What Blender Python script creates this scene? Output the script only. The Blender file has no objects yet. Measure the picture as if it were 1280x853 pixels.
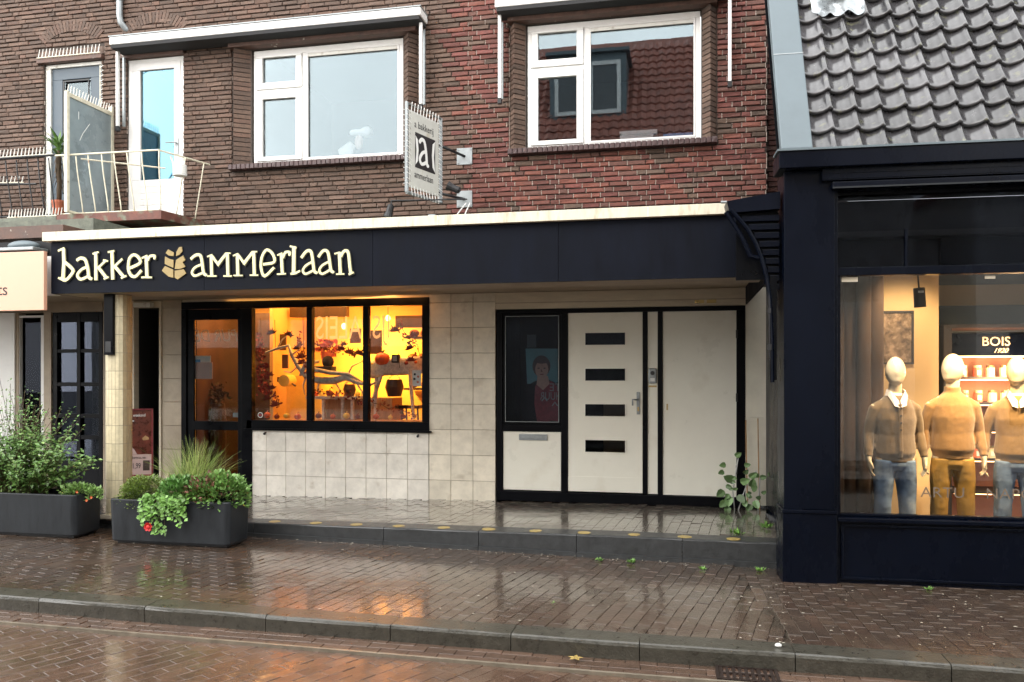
import bpy, bmesh, math, random
from mathutils import Vector, Matrix, noise
R = math.radians
random.seed(7)
S = bpy.context.scene
COL = S.collection
# ---------------------------------------------------------------- camera
H = 1.757
cam = bpy.data.cameras.new('camera'); camo = bpy.data.objects.new('camera', cam); COL.objects.link(camo)
camo.location = (0, 0, H); camo.rotation_euler = (R(90), 0, R(11.86))
cam.sensor_width = 36; cam.lens = 28.125; cam.shift_y = 0.034; cam.clip_start = .05; cam.clip_end = 400
S.camera = camo
# ---------------------------------------------------------------- sky and sun (overcast)
W = bpy.data.worlds.new('World'); S.world = W; W.use_nodes = True
n = W.node_tree.nodes; l = W.node_tree.links; n.clear()
sky = n.new('ShaderNodeTexSky'); sky.sky_type = 'NISHITA'; sky.sun_disc = False
sky.sun_elevation = R(18); sky.sun_rotation = R(210); sky.air_density = 1.2; sky.dust_density = 1
hs = n.new('ShaderNodeHueSaturation'); hs.inputs['Saturation'].default_value = .3
tc = n.new('ShaderNodeTexCoord'); nz = n.new('ShaderNodeTexNoise'); nz.inputs['Scale'].default_value = 2.2; nz.inputs['Detail'].default_value = 5
mr = n.new('ShaderNodeMapRange'); mr.inputs[1].default_value = .3; mr.inputs[2].default_value = .7; mr.inputs[3].default_value = .62; mr.inputs[4].default_value = 1.25
mx = n.new('ShaderNodeMix'); mx.data_type = 'RGBA'; mx.blend_type = 'MULTIPLY'; mx.inputs[0].default_value = 1
bg = n.new('ShaderNodeBackground'); bg.inputs[1].default_value = .15
out = n.new('ShaderNodeOutputWorld')
l.new(sky.outputs[0], hs.inputs['Color']); l.new(tc.outputs['Generated'], nz.inputs['Vector']); l.new(nz.outputs[0], mr.inputs[0])
cl = n.new('ShaderNodeMix'); cl.data_type = 'RGBA'; cl.inputs[0].default_value = .93; cl.inputs[7].default_value = (6.5, 6.55, 6.5, 1)   # the closed cloud layer
l.new(hs.outputs[0], cl.inputs[6]); l.new(cl.outputs[2], mx.inputs[6]); l.new(mr.outputs[0], mx.inputs[7]); l.new(mx.outputs[2], bg.inputs[0]); l.new(bg.outputs[0], out.inputs[0])
sl = bpy.data.lights.new('sun', 'SUN'); sl.energy = 1.5; sl.angle = R(95); sl.color = (1, .97, .93)
so = bpy.data.objects.new('sun', sl); COL.objects.link(so)
so.rotation_euler = Vector((math.sin(R(30)) * math.cos(R(18)), math.cos(R(30)) * math.cos(R(18)), -math.sin(R(18)))).to_track_quat('-Z', 'Y').to_euler()
S.view_settings.view_transform = 'Standard'; S.view_settings.look = 'None'; S.view_settings.exposure = 1.68; S.view_settings.gamma = 1
S.cycles.use_denoising = True; S.cycles.max_bounces = 7; S.cycles.transparent_max_bounces = 10
S.cycles.sample_clamp_indirect = 6; S.cycles.caustics_reflective = False; S.cycles.caustics_refractive = False

# ---------------------------------------------------------------- materials
def mat(name, col, rough=.6, metal=0, var=.15, scale=6, bump=0, bscale=60, coat=0, crough=.1, tint=False, emit=None, es=1, spec=.5, sheen=0, var2=None, stretch=None, alpha=None):
    m = bpy.data.materials.new(name); m.use_nodes = True
    t = m.node_tree; N = t.nodes; L = t.links; b = N['Principled BSDF']
    b.inputs['Roughness'].default_value = rough; b.inputs['Metallic'].default_value = metal
    b.inputs['Specular IOR Level'].default_value = spec
    b.inputs['Coat Weight'].default_value = coat; b.inputs['Coat Roughness'].default_value = crough
    if sheen: b.inputs['Sheen Weight'].default_value = sheen
    c = N.new('ShaderNodeRGB'); c.outputs[0].default_value = (*col, 1); src = c.outputs[0]
    if tint:
        a = N.new('ShaderNodeAttribute'); a.attribute_name = 'tint'; src = a.outputs['Color']
    geo = N.new('ShaderNodeNewGeometry'); mp = N.new('ShaderNodeMapping')
    L.new(geo.outputs['Position'], mp.inputs['Vector'])
    if stretch: mp.inputs['Scale'].default_value = stretch
    if var:
        z = N.new('ShaderNodeTexNoise'); z.inputs['Scale'].default_value = scale; z.inputs['Detail'].default_value = 6; z.inputs['Roughness'].default_value = .65
        L.new(mp.outputs[0], z.inputs['Vector'])
        r = N.new('ShaderNodeMapRange'); r.inputs[1].default_value = .3; r.inputs[2].default_value = .7
        r.inputs[3].default_value = 1 - var; r.inputs[4].default_value = 1 + var
        L.new(z.outputs[0], r.inputs[0])
        k = N.new('ShaderNodeMix'); k.data_type = 'RGBA'; k.blend_type = 'MULTIPLY'; k.inputs[0].default_value = 1
        L.new(src, k.inputs[6]); L.new(r.outputs[0], k.inputs[7]); src = k.outputs[2]
        rr = N.new('ShaderNodeMapRange'); rr.inputs[1].default_value = .3; rr.inputs[2].default_value = .7
        rr.inputs[3].default_value = max(.02, rough - .1); rr.inputs[4].default_value = min(1, rough + .1)
        L.new(z.outputs[0], rr.inputs[0]); L.new(rr.outputs[0], b.inputs['Roughness'])
    if var2:   # second stain colour with a shape of its own: (colour, scale, lo, hi)
        z2 = N.new('ShaderNodeTexNoise'); z2.inputs['Scale'].default_value = var2[1]; z2.inputs['Detail'].default_value = 8
        L.new(mp.outputs[0], z2.inputs['Vector'])
        r2 = N.new('ShaderNodeMapRange'); r2.inputs[1].default_value = var2[2]; r2.inputs[2].default_value = var2[3]
        L.new(z2.outputs[0], r2.inputs[0])
        k2 = N.new('ShaderNodeMix'); k2.data_type = 'RGBA'; L.new(r2.outputs[0], k2.inputs[0])
        L.new(src, k2.inputs[6]); k2.inputs[7].default_value = (*var2[0], 1); src = k2.outputs[2]
    L.new(src, b.inputs['Base Color'])
    if emit: b.inputs['Emission Color'].default_value = (*emit, 1); b.inputs['Emission Strength'].default_value = es
    if bump:
        zb = N.new('ShaderNodeTexNoise'); zb.inputs['Scale'].default_value = bscale; zb.inputs['Detail'].default_value = 5
        L.new(mp.outputs[0], zb.inputs['Vector'])
        bp = N.new('ShaderNodeBump'); bp.inputs['Strength'].default_value = bump; bp.inputs['Distance'].default_value = .01
        L.new(zb.outputs[0], bp.inputs['Height']); L.new(bp.outputs[0], b.inputs['Normal'])
    if alpha is not None: b.inputs['Alpha'].default_value = alpha
    return m

def glass(name, refl, tint=(1, 1, 1), rough=.0, ripple=.0, gcol=(1, 1, 1)):
    m = bpy.data.materials.new(name); m.use_nodes = True; t = m.node_tree; N = t.nodes; L = t.links
    N.remove(N['Principled BSDF']); o = N['Material Output']
    tr = N.new('ShaderNodeBsdfTransparent'); tr.inputs[0].default_value = (*tint, 1)
    gl = N.new('ShaderNodeBsdfGlossy'); gl.inputs['Roughness'].default_value = rough; gl.inputs['Color'].default_value = (*gcol, 1)
    fr = N.new('ShaderNodeFresnel'); fr.inputs[0].default_value = 1.5
    ad = N.new('ShaderNodeMath'); ad.operation = 'ADD'; ad.use_clamp = True; ad.inputs[1].default_value = refl
    mi = N.new('ShaderNodeMixShader'); L.new(fr.outputs[0], ad.inputs[0]); L.new(ad.outputs[0], mi.inputs[0])
    L.new(tr.outputs[0], mi.inputs[1]); L.new(gl.outputs[0], mi.inputs[2]); L.new(mi.outputs[0], o.inputs[0])
    if ripple:
        z = N.new('ShaderNodeTexNoise'); z.inputs['Scale'].default_value = 1.5; g = N.new('ShaderNodeNewGeometry')
        L.new(g.outputs['Position'], z.inputs['Vector'])
        bp = N.new('ShaderNodeBump'); bp.inputs['Strength'].default_value = ripple; bp.inputs['Distance'].default_value = .01
        L.new(z.outputs[0], bp.inputs['Height']); L.new(bp.outputs[0], gl.inputs['Normal'])
    return m

def wet(name, base, puddle=.5, tint=True, lo=.06, hi=.3):
    """wet paving: brick colour under a film of water that is thick in the hollows"""
    m = mat(name, base, rough=.5, var=.22, scale=9, bump=.35, bscale=45, tint=tint)
    t = m.node_tree; N = t.nodes; L = t.links; b = N['Principled BSDF']
    for k in list(b.inputs['Roughness'].links): L.remove(k)
    g = N.new('ShaderNodeNewGeometry')
    z = N.new('ShaderNodeTexNoise'); z.inputs['Scale'].default_value = .9; z.inputs['Detail'].default_value = 5; z.inputs['Roughness'].default_value = .6
    mp = N.new('ShaderNodeMapping'); mp.inputs['Scale'].default_value = (.7, 1.6, 1); L.new(g.outputs['Position'], mp.inputs[0]); L.new(mp.outputs[0], z.inputs['Vector'])
    r = N.new('ShaderNodeMapRange'); r.inputs[1].default_value = puddle - .09; r.inputs[2].default_value = puddle + .09
    L.new(z.outputs[0], r.inputs[0])
    q = N.new('ShaderNodeMapRange'); q.inputs[3].default_value = hi; q.inputs[4].default_value = lo
    L.new(r.outputs[0], q.inputs[0]); L.new(q.outputs[0], b.inputs['Roughness'])
    c = N.new('ShaderNodeMapRange'); c.inputs[3].default_value = .55; c.inputs[4].default_value = 1
    L.new(r.outputs[0], c.inputs[0]); L.new(c.outputs[0], b.inputs['Coat Weight'])
    b.inputs['Coat Roughness'].default_value = .09; b.inputs['Coat IOR'].default_value = 1.5
    zz = N.new('ShaderNodeTexNoise'); zz.inputs['Scale'].default_value = 13; zz.inputs['Detail'].default_value = 3; L.new(g.outputs['Position'], zz.inputs['Vector'])
    bp = N.new('ShaderNodeBump'); bp.inputs['Strength'].default_value = .14; bp.inputs['Distance'].default_value = .01
    L.new(zz.outputs[0], bp.inputs['Height']); L.new(bp.outputs[0], b.inputs['Coat Normal'])
    return m

M = {}
M['brick'] = mat('fired_brick', (.2, .1, .07), rough=.75, var=.3, scale=22, bump=.6, bscale=90, tint=True)
M['mortar'] = mat('mortar', (.065, .05, .042), rough=.9, var=.3, scale=12, bump=.4)
M['pointing'] = mat('pale_pointing', (.34, .28, .24), rough=.9, var=.4, scale=30, bump=.3)
M['sillbrick'] = mat('dark_sill_brick', (.06, .03, .03), rough=.45, var=.3, scale=20, bump=.3)
M['lintelwood'] = mat('brown_lintel', (.11, .06, .045), rough=.6, var=.35, scale=10, bump=.3, var2=((.5, .45, .38), 9, .66, .72))
M['white'] = mat('white_paint', (.83, .83, .81), rough=.35, var=.05, scale=5)
M['whiteold'] = mat('weathered_white_paint', (.74, .73, .68), rough=.5, var=.1, scale=6, var2=((.35, .3, .22), 9, .62, .8))
M['cream'] = mat('cream_enamel', (.84, .82, .72), rough=.34, var=.03, scale=2.5, bump=.03, bscale=4, var2=((.6, .54, .42), 2.3, .6, .95))
M['creamboard'] = mat('cream_board', (.6, .53, .41), rough=.6, var=.12, scale=3, stretch=(1, 1, 6))
M['cap'] = mat('cream_cap', (.72, .67, .53), rough=.5, var=.12, scale=5, var2=((.42, .3, .16), 4, .56, .8), stretch=(4, 1, 1))
M['soffit'] = mat('soffit_paint', (.42, .35, .27), rough=.7, var=.18, scale=3)
M['navy'] = mat('charcoal_fascia_paint', (.005, .0065, .012), rough=.6, var=.35, scale=2, bump=.05, spec=.1, stretch=(3, 1, .6))
M['black'] = mat('black_frame_paint', (.002, .0024, .004), rough=.35, var=.2, scale=4, spec=.1)
M['shopnavy'] = mat('deep_navy_gloss', (.0016, .003, .008), rough=.28, spec=.12, var=.25, scale=1.6, bump=.06, bscale=9, stretch=(1.5, 1.5, .7))
M['tile'] = mat('cream_wall_tile', (.66, .59, .46), rough=.42, var=.12, scale=7, tint=True, bump=.05, bscale=20, var2=((.45, .38, .28), 5, .6, .85))
M['grout'] = mat('tile_grout', (.3, .25, .19), rough=.9, var=.2)
M['ptile'] = mat('sand_pillar_tile', (.6, .5, .3), rough=.4, var=.12, scale=20, tint=True)
M['kerb'] = mat('wet_basalt_kerb', (.055, .051, .04), rough=.33, var=.35, scale=16, bump=.5, bscale=70, coat=.5, crough=.18)
M['channel'] = mat('pale_channel_stone', (.2, .17, .13), rough=.4, var=.3, scale=9, coat=.4)
M['kerbdark'] = mat('dark_step_stone', (.032, .034, .036), rough=.42, var=.3, scale=14, bump=.3, coat=.3, crough=.2)
M['paver'] = wet('wet_clay_paver', (.1, .06, .045), puddle=.49)
M['roadpaver'] = wet('wet_red_road_paver', (.13, .06, .045), puddle=.52, hi=.42)
M['joint'] = mat('wet_sand_joint', (.06, .045, .033), rough=.25, var=.4, scale=8, bump=.3, coat=.8)
M['asphalt'] = mat('ground_soil', (.05, .045, .04), rough=.7, var=.2)
M['moss'] = mat('moss_green_leaf', (.08, .16, .03), rough=.6, var=.3, scale=30)
M['steel'] = mat('galvanised_steel', (.3, .325, .335), rough=.42, metal=.5, var=.15, scale=20)
M['zinc'] = mat('blue_grey_lead_sheet', (.13, .165, .185), rough=.45, metal=.1, var=.08, scale=3, bump=.1, bscale=6)
M['foil'] = mat('silver_flashing_foil', (.4, .43, .45), rough=.3, metal=.6, var=.1, scale=8, bump=.8, bscale=22)
M['rooftile'] = mat('grey_glazed_tile', (.07, .069, .073), rough=.2, metal=.0, var=.25, scale=9, tint=True, coat=.8, crough=.11, bump=.1, bscale=25, var2=((.16, .16, .1), 13, .6, .78))
M['redtile'] = mat('weathered_red_tile', (.38, .14, .1), rough=.55, var=.4, scale=6, bump=.3, bscale=20)
M['gold'] = mat('ochre_gold_print', (.36, .26, .1), rough=.5, var=.15, scale=20)
M['letter'] = mat('pale_yellow_letter', (.84, .80, .46), rough=.4, var=.03)
M['letteredge'] = mat('black_letter_edge', (.01, .01, .01), rough=.5, var=0)
M['pink'] = mat('peach_sign_panel', (.78, .44, .31), rough=.4, var=.02)
M['ink'] = mat('black_ink', (.015, .014, .016), rough=.5, var=0)
M['paper'] = mat('white_card', (.8, .8, .78), rough=.6, var=.04)
M['planter'] = mat('anthracite_planter', (.02, .023, .027), rough=.5, var=.3, spec=.3, scale=6, bump=.2, bscale=12, stretch=(2, 2, .6))
M['soil'] = mat('potting_soil', (.025, .018, .012), rough=.95, var=.5, scale=30, bump=1)
M['leaf'] = mat('mid_green_leaf', (.07, .15, .03), rough=.45, var=.3, scale=14, tint=True, coat=.2)
M['stem'] = mat('brown_twig', (.09, .06, .035), rough=.8, var=.3, scale=20)
M['red'] = mat('red_petal', (.7, .03, .03), rough=.5, var=.1)
M['terracotta'] = mat('terracotta_pot', (.42, .12, .06), rough=.7, var=.2, scale=12)
M['redpaint'] = mat('peeling_red_slab_paint', (.15, .055, .04), rough=.65, var=.4, scale=9, bump=.4, var2=((.16, .17, .12), 7, .5, .62))
M['greyslab'] = mat('mossy_concrete', (.14, .15, .12), rough=.8, var=.4, scale=9, bump=.4)
M['iron'] = mat('black_iron', (.012, .012, .014), rough=.45, var=.2, scale=9)
M['dkblue'] = mat('slate_blue_door', (.06, .085, .11), rough=.45, var=.12)
M['rail'] = mat('cream_rail_paint', (.7, .66, .52), rough=.45, var=.15, scale=14, var2=((.3, .15, .07), 16, .66, .75))
M['warmwall'] = mat('warm_ochre_wall', (.82, .5, .16), rough=.8, var=.1, scale=2)
M['beige'] = mat('beige_plaster', (.55, .42, .25), rough=.8, var=.05, scale=2)
M['darkwood'] = mat('dark_wood', (.06, .03, .018), rough=.4, var=.4, scale=4, stretch=(1, 1, .2), coat=.2)
M['wood'] = mat('pale_wood', (.4, .23, .1), rough=.5, var=.3, scale=5, stretch=(6, 1, 1))
M['drift'] = mat('grey_driftwood', (.6, .57, .52), rough=.8, var=.35, scale=25, bump=.7, bscale=50)
M['pumpkin'] = mat('orange_pumpkin_skin', (.62, .1, .02), rough=.35, var=.2, scale=12)
M['maple'] = mat('dark_red_leaf', (.2, .018, .012), rough=.6, var=.4, scale=20)
M['yellow'] = mat('yellow_lacquer', (.85, .6, .12), rough=.5, var=.1)
M['charcoal'] = mat('charcoal_felt', (.03, .03, .032), rough=.9, var=.3, scale=10)
M['greypanel'] = mat('blue_grey_panel', (.1, .125, .13), rough=.6, var=.08)
M['mannequin'] = mat('ivory_mannequin', (.66, .57, .42), rough=.38, var=.03)
M['knitbrown'] = mat('brown_knit', (.155, .105, .055), rough=.95, var=.12, scale=40, bump=.5, bscale=220, sheen=.4)
M['knitcamel'] = mat('camel_knit', (.29, .165, .06), rough=.95, var=.1, scale=40, bump=.5, bscale=220, sheen=.4)
M['knitocre'] = mat('ochre_knit', (.24, .15, .06), rough=.95, var=.1, scale=40, bump=.5, bscale=220, sheen=.4)
M['denim'] = mat('washed_blue_denim', (.13, .21, .36), rough=.85, var=.3, scale=7, bump=.4, bscale=160, var2=((.36, .46, .6), 4, .5, .72))
M['mustard'] = mat('mustard_twill', (.36, .22, .05), rough=.85, var=.18, scale=8, bump=.3, bscale=160)
M['shirt'] = mat('pale_check_shirt', (.75, .7, .68), rough=.8, var=.25, scale=60)
M['signface'] = mat('grey_white_banner', (.56, .56, .52), rough=.6, var=.1, scale=6, var2=((.4, .36, .26), 6, .6, .8))
M['postteal'] = mat('teal_poster_print', (.07, .24, .27), rough=.4, var=.1)
M['postred'] = mat('dark_red_poster_print', (.2, .02, .03), rough=.4, var=.3, scale=20)
M['skin'] = mat('poster_skin_print', (.45, .27, .2), rough=.4, var=.1, scale=30)
M['hairp'] = mat('poster_hair_print', (.05, .03, .025), rough=.5, var=.3, scale=30)
M['brownprint'] = mat('brown_photo_print', (.11, .025, .015), rough=.3, var=.8, scale=9)
M['offpink'] = mat('pale_pink_print', (.5, .36, .33), rough=.4, var=.05)
M['yellowdot'] = mat('yellow_marking', (.38, .27, .08), rough=.45, var=.35, scale=30, coat=.3)
M['bluefilm'] = mat('blue_book_cover', (.08, .3, .6), rough=.4, var=.1)
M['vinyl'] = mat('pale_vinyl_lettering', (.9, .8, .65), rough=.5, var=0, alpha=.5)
M['vinylgrey'] = mat('grey_vinyl_lettering', (.5, .5, .5), rough=.5, var=0, alpha=.5)  # grey letters that stand for reflections in the glass
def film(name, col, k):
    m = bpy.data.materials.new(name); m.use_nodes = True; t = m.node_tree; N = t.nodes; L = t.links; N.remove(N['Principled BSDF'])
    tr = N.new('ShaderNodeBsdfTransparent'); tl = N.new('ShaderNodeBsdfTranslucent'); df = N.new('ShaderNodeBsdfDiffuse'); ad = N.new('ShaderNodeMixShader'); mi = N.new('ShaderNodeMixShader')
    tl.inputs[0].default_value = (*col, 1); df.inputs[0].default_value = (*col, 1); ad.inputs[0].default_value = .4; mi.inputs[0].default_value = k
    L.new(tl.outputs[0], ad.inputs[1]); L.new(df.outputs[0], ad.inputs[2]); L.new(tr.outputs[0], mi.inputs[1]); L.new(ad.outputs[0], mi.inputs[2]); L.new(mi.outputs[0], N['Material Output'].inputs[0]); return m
M['vinyl'] = film('pale_vinyl_lettering', (.97, .97, .97), .68)  # translucent letters painted in place of a reflection
M['vinyldark'] = mat('dark_vinyl_lettering', (.2, .15, .11), rough=.4, var=0, alpha=.85)
M['jarpink'] = mat('pink_candle_jar', (.75, .25, .16), rough=.3, var=.2, scale=30)
M['jarlight'] = mat('ivory_candle_jar', (.85, .75, .5), rough=.3, var=.2, scale=30)
M['lampon'] = mat('lit_lamp_strip', (1, .8, .5), emit=(1, .5, .2), es=3, var=0)
M['facade'] = mat('opposite_plaster', (.78, .76, .7), rough=.8, var=.1)
M['facadebrick'] = mat('opposite_brick', (.62, .58, .5), rough=.8, var=.25, scale=10)
M['glassup'] = glass('coated_window_glass', .065, tint=(.85, .88, .9), ripple=.03, gcol=(.66, .77, .82))
M['glassblue'] = glass('blue_door_glass', .07, tint=(.45, .75, .88), ripple=.02, gcol=(.6, .86, .95))
M['glassfrost'] = mat('frosted_screen_glass', (.27, .33, .35), rough=.3, var=.2, scale=3, alpha=.8)
M['glassshop'] = glass('shop_glass', .0, tint=(.97, .97, .97), ripple=.02, gcol=(.75, .75, .75))
M['glassdark'] = glass('dark_lobby_glass', .0, tint=(.8, .82, .86), ripple=.03, gcol=(.14, .155, .19))
M['dark'] = mat('dark_room', (.012, .012, .014), rough=.8, var=.2)
M['grey'] = mat('grey_room', (.14, .15, .16), rough=.8, var=.1)
M['bluewall'] = mat('blue_room', (.12, .4, .55), rough=.8, var=.1)
M['curtain'] = mat('dark_brown_curtain', (.035, .02, .014), rough=.95, var=.2)
M['drain'] = mat('cast_iron_drain', (.05, .035, .03), rough=.4, metal=.5, var=.3, scale=20)
M['litter'] = mat('pale_petal', (.4, .37, .3), rough=.7, var=.2)
M['brass'] = mat('brass_plate', (.45, .33, .14), rough=.35, metal=.8, var=.1)

# ---------------------------------------------------------------- mesh helpers
I4 = Matrix.Identity(4)
SH = Matrix.Translation((.87, 7.17, 0)) @ Matrix.Rotation(R(2.3), 4, 'Z')    # clothes shop's own axes: u along the front, v into the building
def link(o, parent=None):
    COL.objects.link(o)
    if parent is not None: o.parent = parent
    return o
WM = {}
def wm(o):
    if o is None: return I4
    m = Matrix.LocRotScale(o.location, o.rotation_euler, o.scale)
    return wm(o.parent) @ m
def tag(o, label=None, cat=None, group=None, kind=None):
    if label: o['label'] = label
    if cat: o['category'] = cat
    if group: o['group'] = group
    if kind: o['kind'] = kind
    return o
def thing(name, label, cat, loc=(0, 0, 0), group=None, rz=0, T=I4, kind=None):
    o = bpy.data.objects.new(name, None); o.empty_display_size = .1
    o.location = T @ Vector(loc); o.rotation_euler = (0, 0, rz + T.to_euler().z)
    link(o); return tag(o, label, cat, group, kind)

class MB:
    def __init__(s): s.v = []; s.f = []; s.c = []; s.cur = (.5, .5, .5); s.ms = []; s.mi = 0
    def add(s, vs, fs):
        k = len(s.v); s.v += [tuple(p) for p in vs]
        for f in fs: s.f.append([k + i for i in f]); s.c.append(s.cur); s.ms.append(s.mi)
        return s
    def box(s, x0, x1, y0, y1, z0, z1, j=0, bev=0, open_back=False):
        if x0 > x1: x0, x1 = x1, x0
        q = [(x, y, z) for z in (z0, z1) for y in (y0, y1) for x in (x0, x1)]
        if j: q = [tuple(a + random.uniform(-j, j) for a in p) for p in q]
        fs = [(0, 1, 5, 4), (1, 3, 7, 5), (2, 0, 4, 6), (4, 5, 7, 6), (2, 3, 1, 0)]
        if not open_back: fs.append((3, 2, 6, 7))
        return s.add(q, fs)
    def brickf(s, x0, x1, y0, y1, z0, z1, b=.004, j=.0015):
        """a brick seen from -y: chamfered, slightly uneven face"""
        r = lambda: random.uniform(-j, j)
        y1_ = y1
        o = [(x0 + r(), y0 + b, z0 + r()), (x1 + r(), y0 + b, z0 + r()), (x1 + r(), y0 + b, z1 + r()), (x0 + r(), y0 + b, z1 + r())]
        i = [(x0 + b * 1.5, y0 + r() * 1.5, z0 + b), (x1 - b * 1.5, y0 + r() * 1.5, z0 + b), (x1 - b * 1.5, y0 + r() * 1.5, z1 - b), (x0 + b * 1.5, y0 + r() * 1.5, z1 - b)]
        bk = [(p[0], y1_, p[2]) for p in o]
        fs = [(4, 5, 6, 7)] + [(k, (k + 1) % 4, 4 + (k + 1) % 4, 4 + k) for k in range(4)] + [(8 + k, 8 + (k + 1) % 4, (k + 1) % 4, k) for k in range(4)]
        return s.add(o + i + bk, fs)
    def paver(s, cx, cy, w, h, a, z, b=.005, d=.05):
        """a paver seen from above, w x h, turned by a"""
        ca, sa = math.cos(a), math.sin(a); tx, ty = random.uniform(-.009, .009), random.uniform(-.009, .009); dz = random.uniform(-.0015, .0015)
        def P(u, v, q): return (cx + u * ca - v * sa, cy + u * sa + v * ca, z + q + dz + tx * u + ty * v)
        w /= 2; h /= 2
        o = [P(-w, -h, -b), P(w, -h, -b), P(w, h, -b), P(-w, h, -b)]
        i = [P(-w + b, -h + b, 0), P(w - b, -h + b, 0), P(w - b, h - b, 0), P(-w + b, h - b, 0)]
        bt = [P(-w, -h, -d), P(w, -h, -d), P(w, h, -d), P(-w, h, -d)]
        fs = [(4, 5, 6, 7)] + [(k, (k + 1) % 4, 4 + (k + 1) % 4, 4 + k) for k in range(4)] + [(8 + k, 8 + (k + 1) % 4, (k + 1) % 4, k) for k in range(4)]
        return s.add(o + i + bt, fs)
    def prism(s, pts, y0, y1):
        """outline pts (x, z), counter-clockwise seen from -y, from y0 (front) to y1"""
        k = len(pts); a = sum(pts[i][0] * pts[(i + 1) % k][1] - pts[(i + 1) % k][0] * pts[i][1] for i in range(k))
        if a < 0: pts = pts[::-1]
        vs = [(p[0], y0, p[1]) for p in pts] + [(p[0], y1, p[1]) for p in pts]
        return s.add(vs, [tuple(range(k)), tuple(range(2 * k - 1, k - 1, -1))] + [(k + i, k + (i + 1) % k, (i + 1) % k, i) for i in range(k)])
    def prismz(s, pts, z0, z1):
        k = len(pts); a = sum(pts[i][0] * pts[(i + 1) % k][1] - pts[(i + 1) % k][0] * pts[i][1] for i in range(k))
        if a < 0: pts = pts[::-1]
        vs = [(p[0], p[1], z0) for p in pts] + [(p[0], p[1], z1) for p in pts]
        return s.add(vs, [tuple(range(k - 1, -1, -1)), tuple(range(k, 2 * k))] + [(i, (i + 1) % k, k + (i + 1) % k, k + i) for i in range(k)])
    def tube(s, pts, rad, n=8, side=None, cap=True):
        """rad: number, list of numbers or list of (a, b) half-widths"""
        pts = [Vector(p) for p in pts]; m = len(pts)
        if not isinstance(rad, (list, tuple)): rad = [rad] * m
        prev = Vector(side) if side else None; base = len(s.v); vs = []
        for i, p in enumerate(pts):
            t = (pts[min(i + 1, m - 1)] - pts[max(i - 1, 0)]).normalized()
            if prev is None: prev = Vector((1, 0, 0)) if abs(t.x) < .9 else Vector((0, 1, 0))
            u = (prev - t * prev.dot(t)).normalized(); w = t.cross(u); prev = u
            a, b = rad[i] if isinstance(rad[i], (list, tuple)) else (rad[i], rad[i])
            for k in range(n):
                g = 2 * math.pi * k / n; vs.append(p + u * a * math.cos(g) + w * b * math.sin(g))
        fs = [(i * n + k, i * n + (k + 1) % n, (i + 1) * n + (k + 1) % n, (i + 1) * n + k) for i in range(m - 1) for k in range(n)]
        if cap: fs += [tuple(range(n - 1, -1, -1)), tuple(range((m - 1) * n, m * n))]
        return s.add(vs, fs)
    def ell(s, c, r, n=14, m=9, fn=None):
        c = Vector(c); vs = []; fs = []
        for i in range(m + 1):
            th = math.pi * i / m
            for k in range(n):
                ph = 2 * math.pi * k / n; d = Vector((math.sin(th) * math.cos(ph), math.sin(th) * math.sin(ph), math.cos(th)))
                q = 1 if fn is None else fn(d)
                vs.append(c + Vector((d.x * r[0] * q, d.y * r[1] * q, d.z * r[2] * q)))
        fs = [(i * n + k, (i + 1) * n + k, (i + 1) * n + (k + 1) % n, i * n + (k + 1) % n) for i in range(m) for k in range(n)]
        return s.add(vs, fs)
    def leaf(s, p, d, up, L, w, fold=.15):
        p = Vector(p); d = Vector(d).normalized(); sd = d.cross(Vector(up)); sd = sd.normalized() if sd.length > 1e-3 else Vector((1, 0, 0)); nn = sd.cross(d)
        return s.add([p, p + d * L * .45 + sd * w / 2 + nn * fold * w, p + d * L, p + d * L * .45 - sd * w / 2 + nn * fold * w, p + d * L * .5], [(0, 1, 4), (1, 2, 4), (2, 3, 4), (3, 0, 4)])
    def build(s, name, m, parent=None, T=None, smooth=False, bevel=0, kind=None, label=None):
        mesh = bpy.data.meshes.new(name)
        X = wm(parent).inverted() @ (T if T is not None else I4)
        mesh.from_pydata([X @ Vector(v) for v in s.v], [], s.f)
        ms = m if isinstance(m, (list, tuple)) else [m]
        for q in ms: mesh.materials.append(q)
        if len(ms) > 1: mesh.polygons.foreach_set('material_index', s.ms)
        at = mesh.attributes.new('tint', 'FLOAT_COLOR', 'FACE')
        flat = []
        for c in s.c: flat += [c[0], c[1], c[2], 1]
        at.data.foreach_set('color', flat)
        if smooth: mesh.polygons.foreach_set('use_smooth', [True] * len(mesh.polygons))
        mesh.validate()
        o = bpy.data.objects.new(name, mesh); link(o, parent)
        if bevel:
            b = o.modifiers.new('bevel', 'BEVEL'); b.width = bevel; b.segments = 2; b.limit_method = 'ANGLE'
        if kind: o['kind'] = kind
        if label: o['label'] = label
        return o
def B(name, m, parent, x0, x1, y0, y1, z0, z1, T=None, bevel=0, label=None):
    return MB().box(x0, x1, y0, y1, z0, z1).build(name, m, parent, T=T, bevel=bevel, label=label)
def piece(name, mesh, parent, loc, rz=0):
    """an object sharing a mesh, placed at a world position under its thing (the things used here are not rotated)"""
    o = bpy.data.objects.new(name, mesh); link(o, parent)
    o.location = Vector(loc) - (parent.location if parent else Vector()); o.rotation_euler = (0, 0, rz); return o
def dup(root, loc, label=None, rz=None):
    r = root.copy(); COL.objects.link(r); r.location = loc
    if rz is not None: r.rotation_euler = (0, 0, rz)
    if label: r['label'] = label
    for ch in root.children:
        c = ch.copy(); COL.objects.link(c); c.parent = r
        for g in ch.children:
            d = g.copy(); COL.objects.link(d); d.parent = c
    return r
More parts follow.
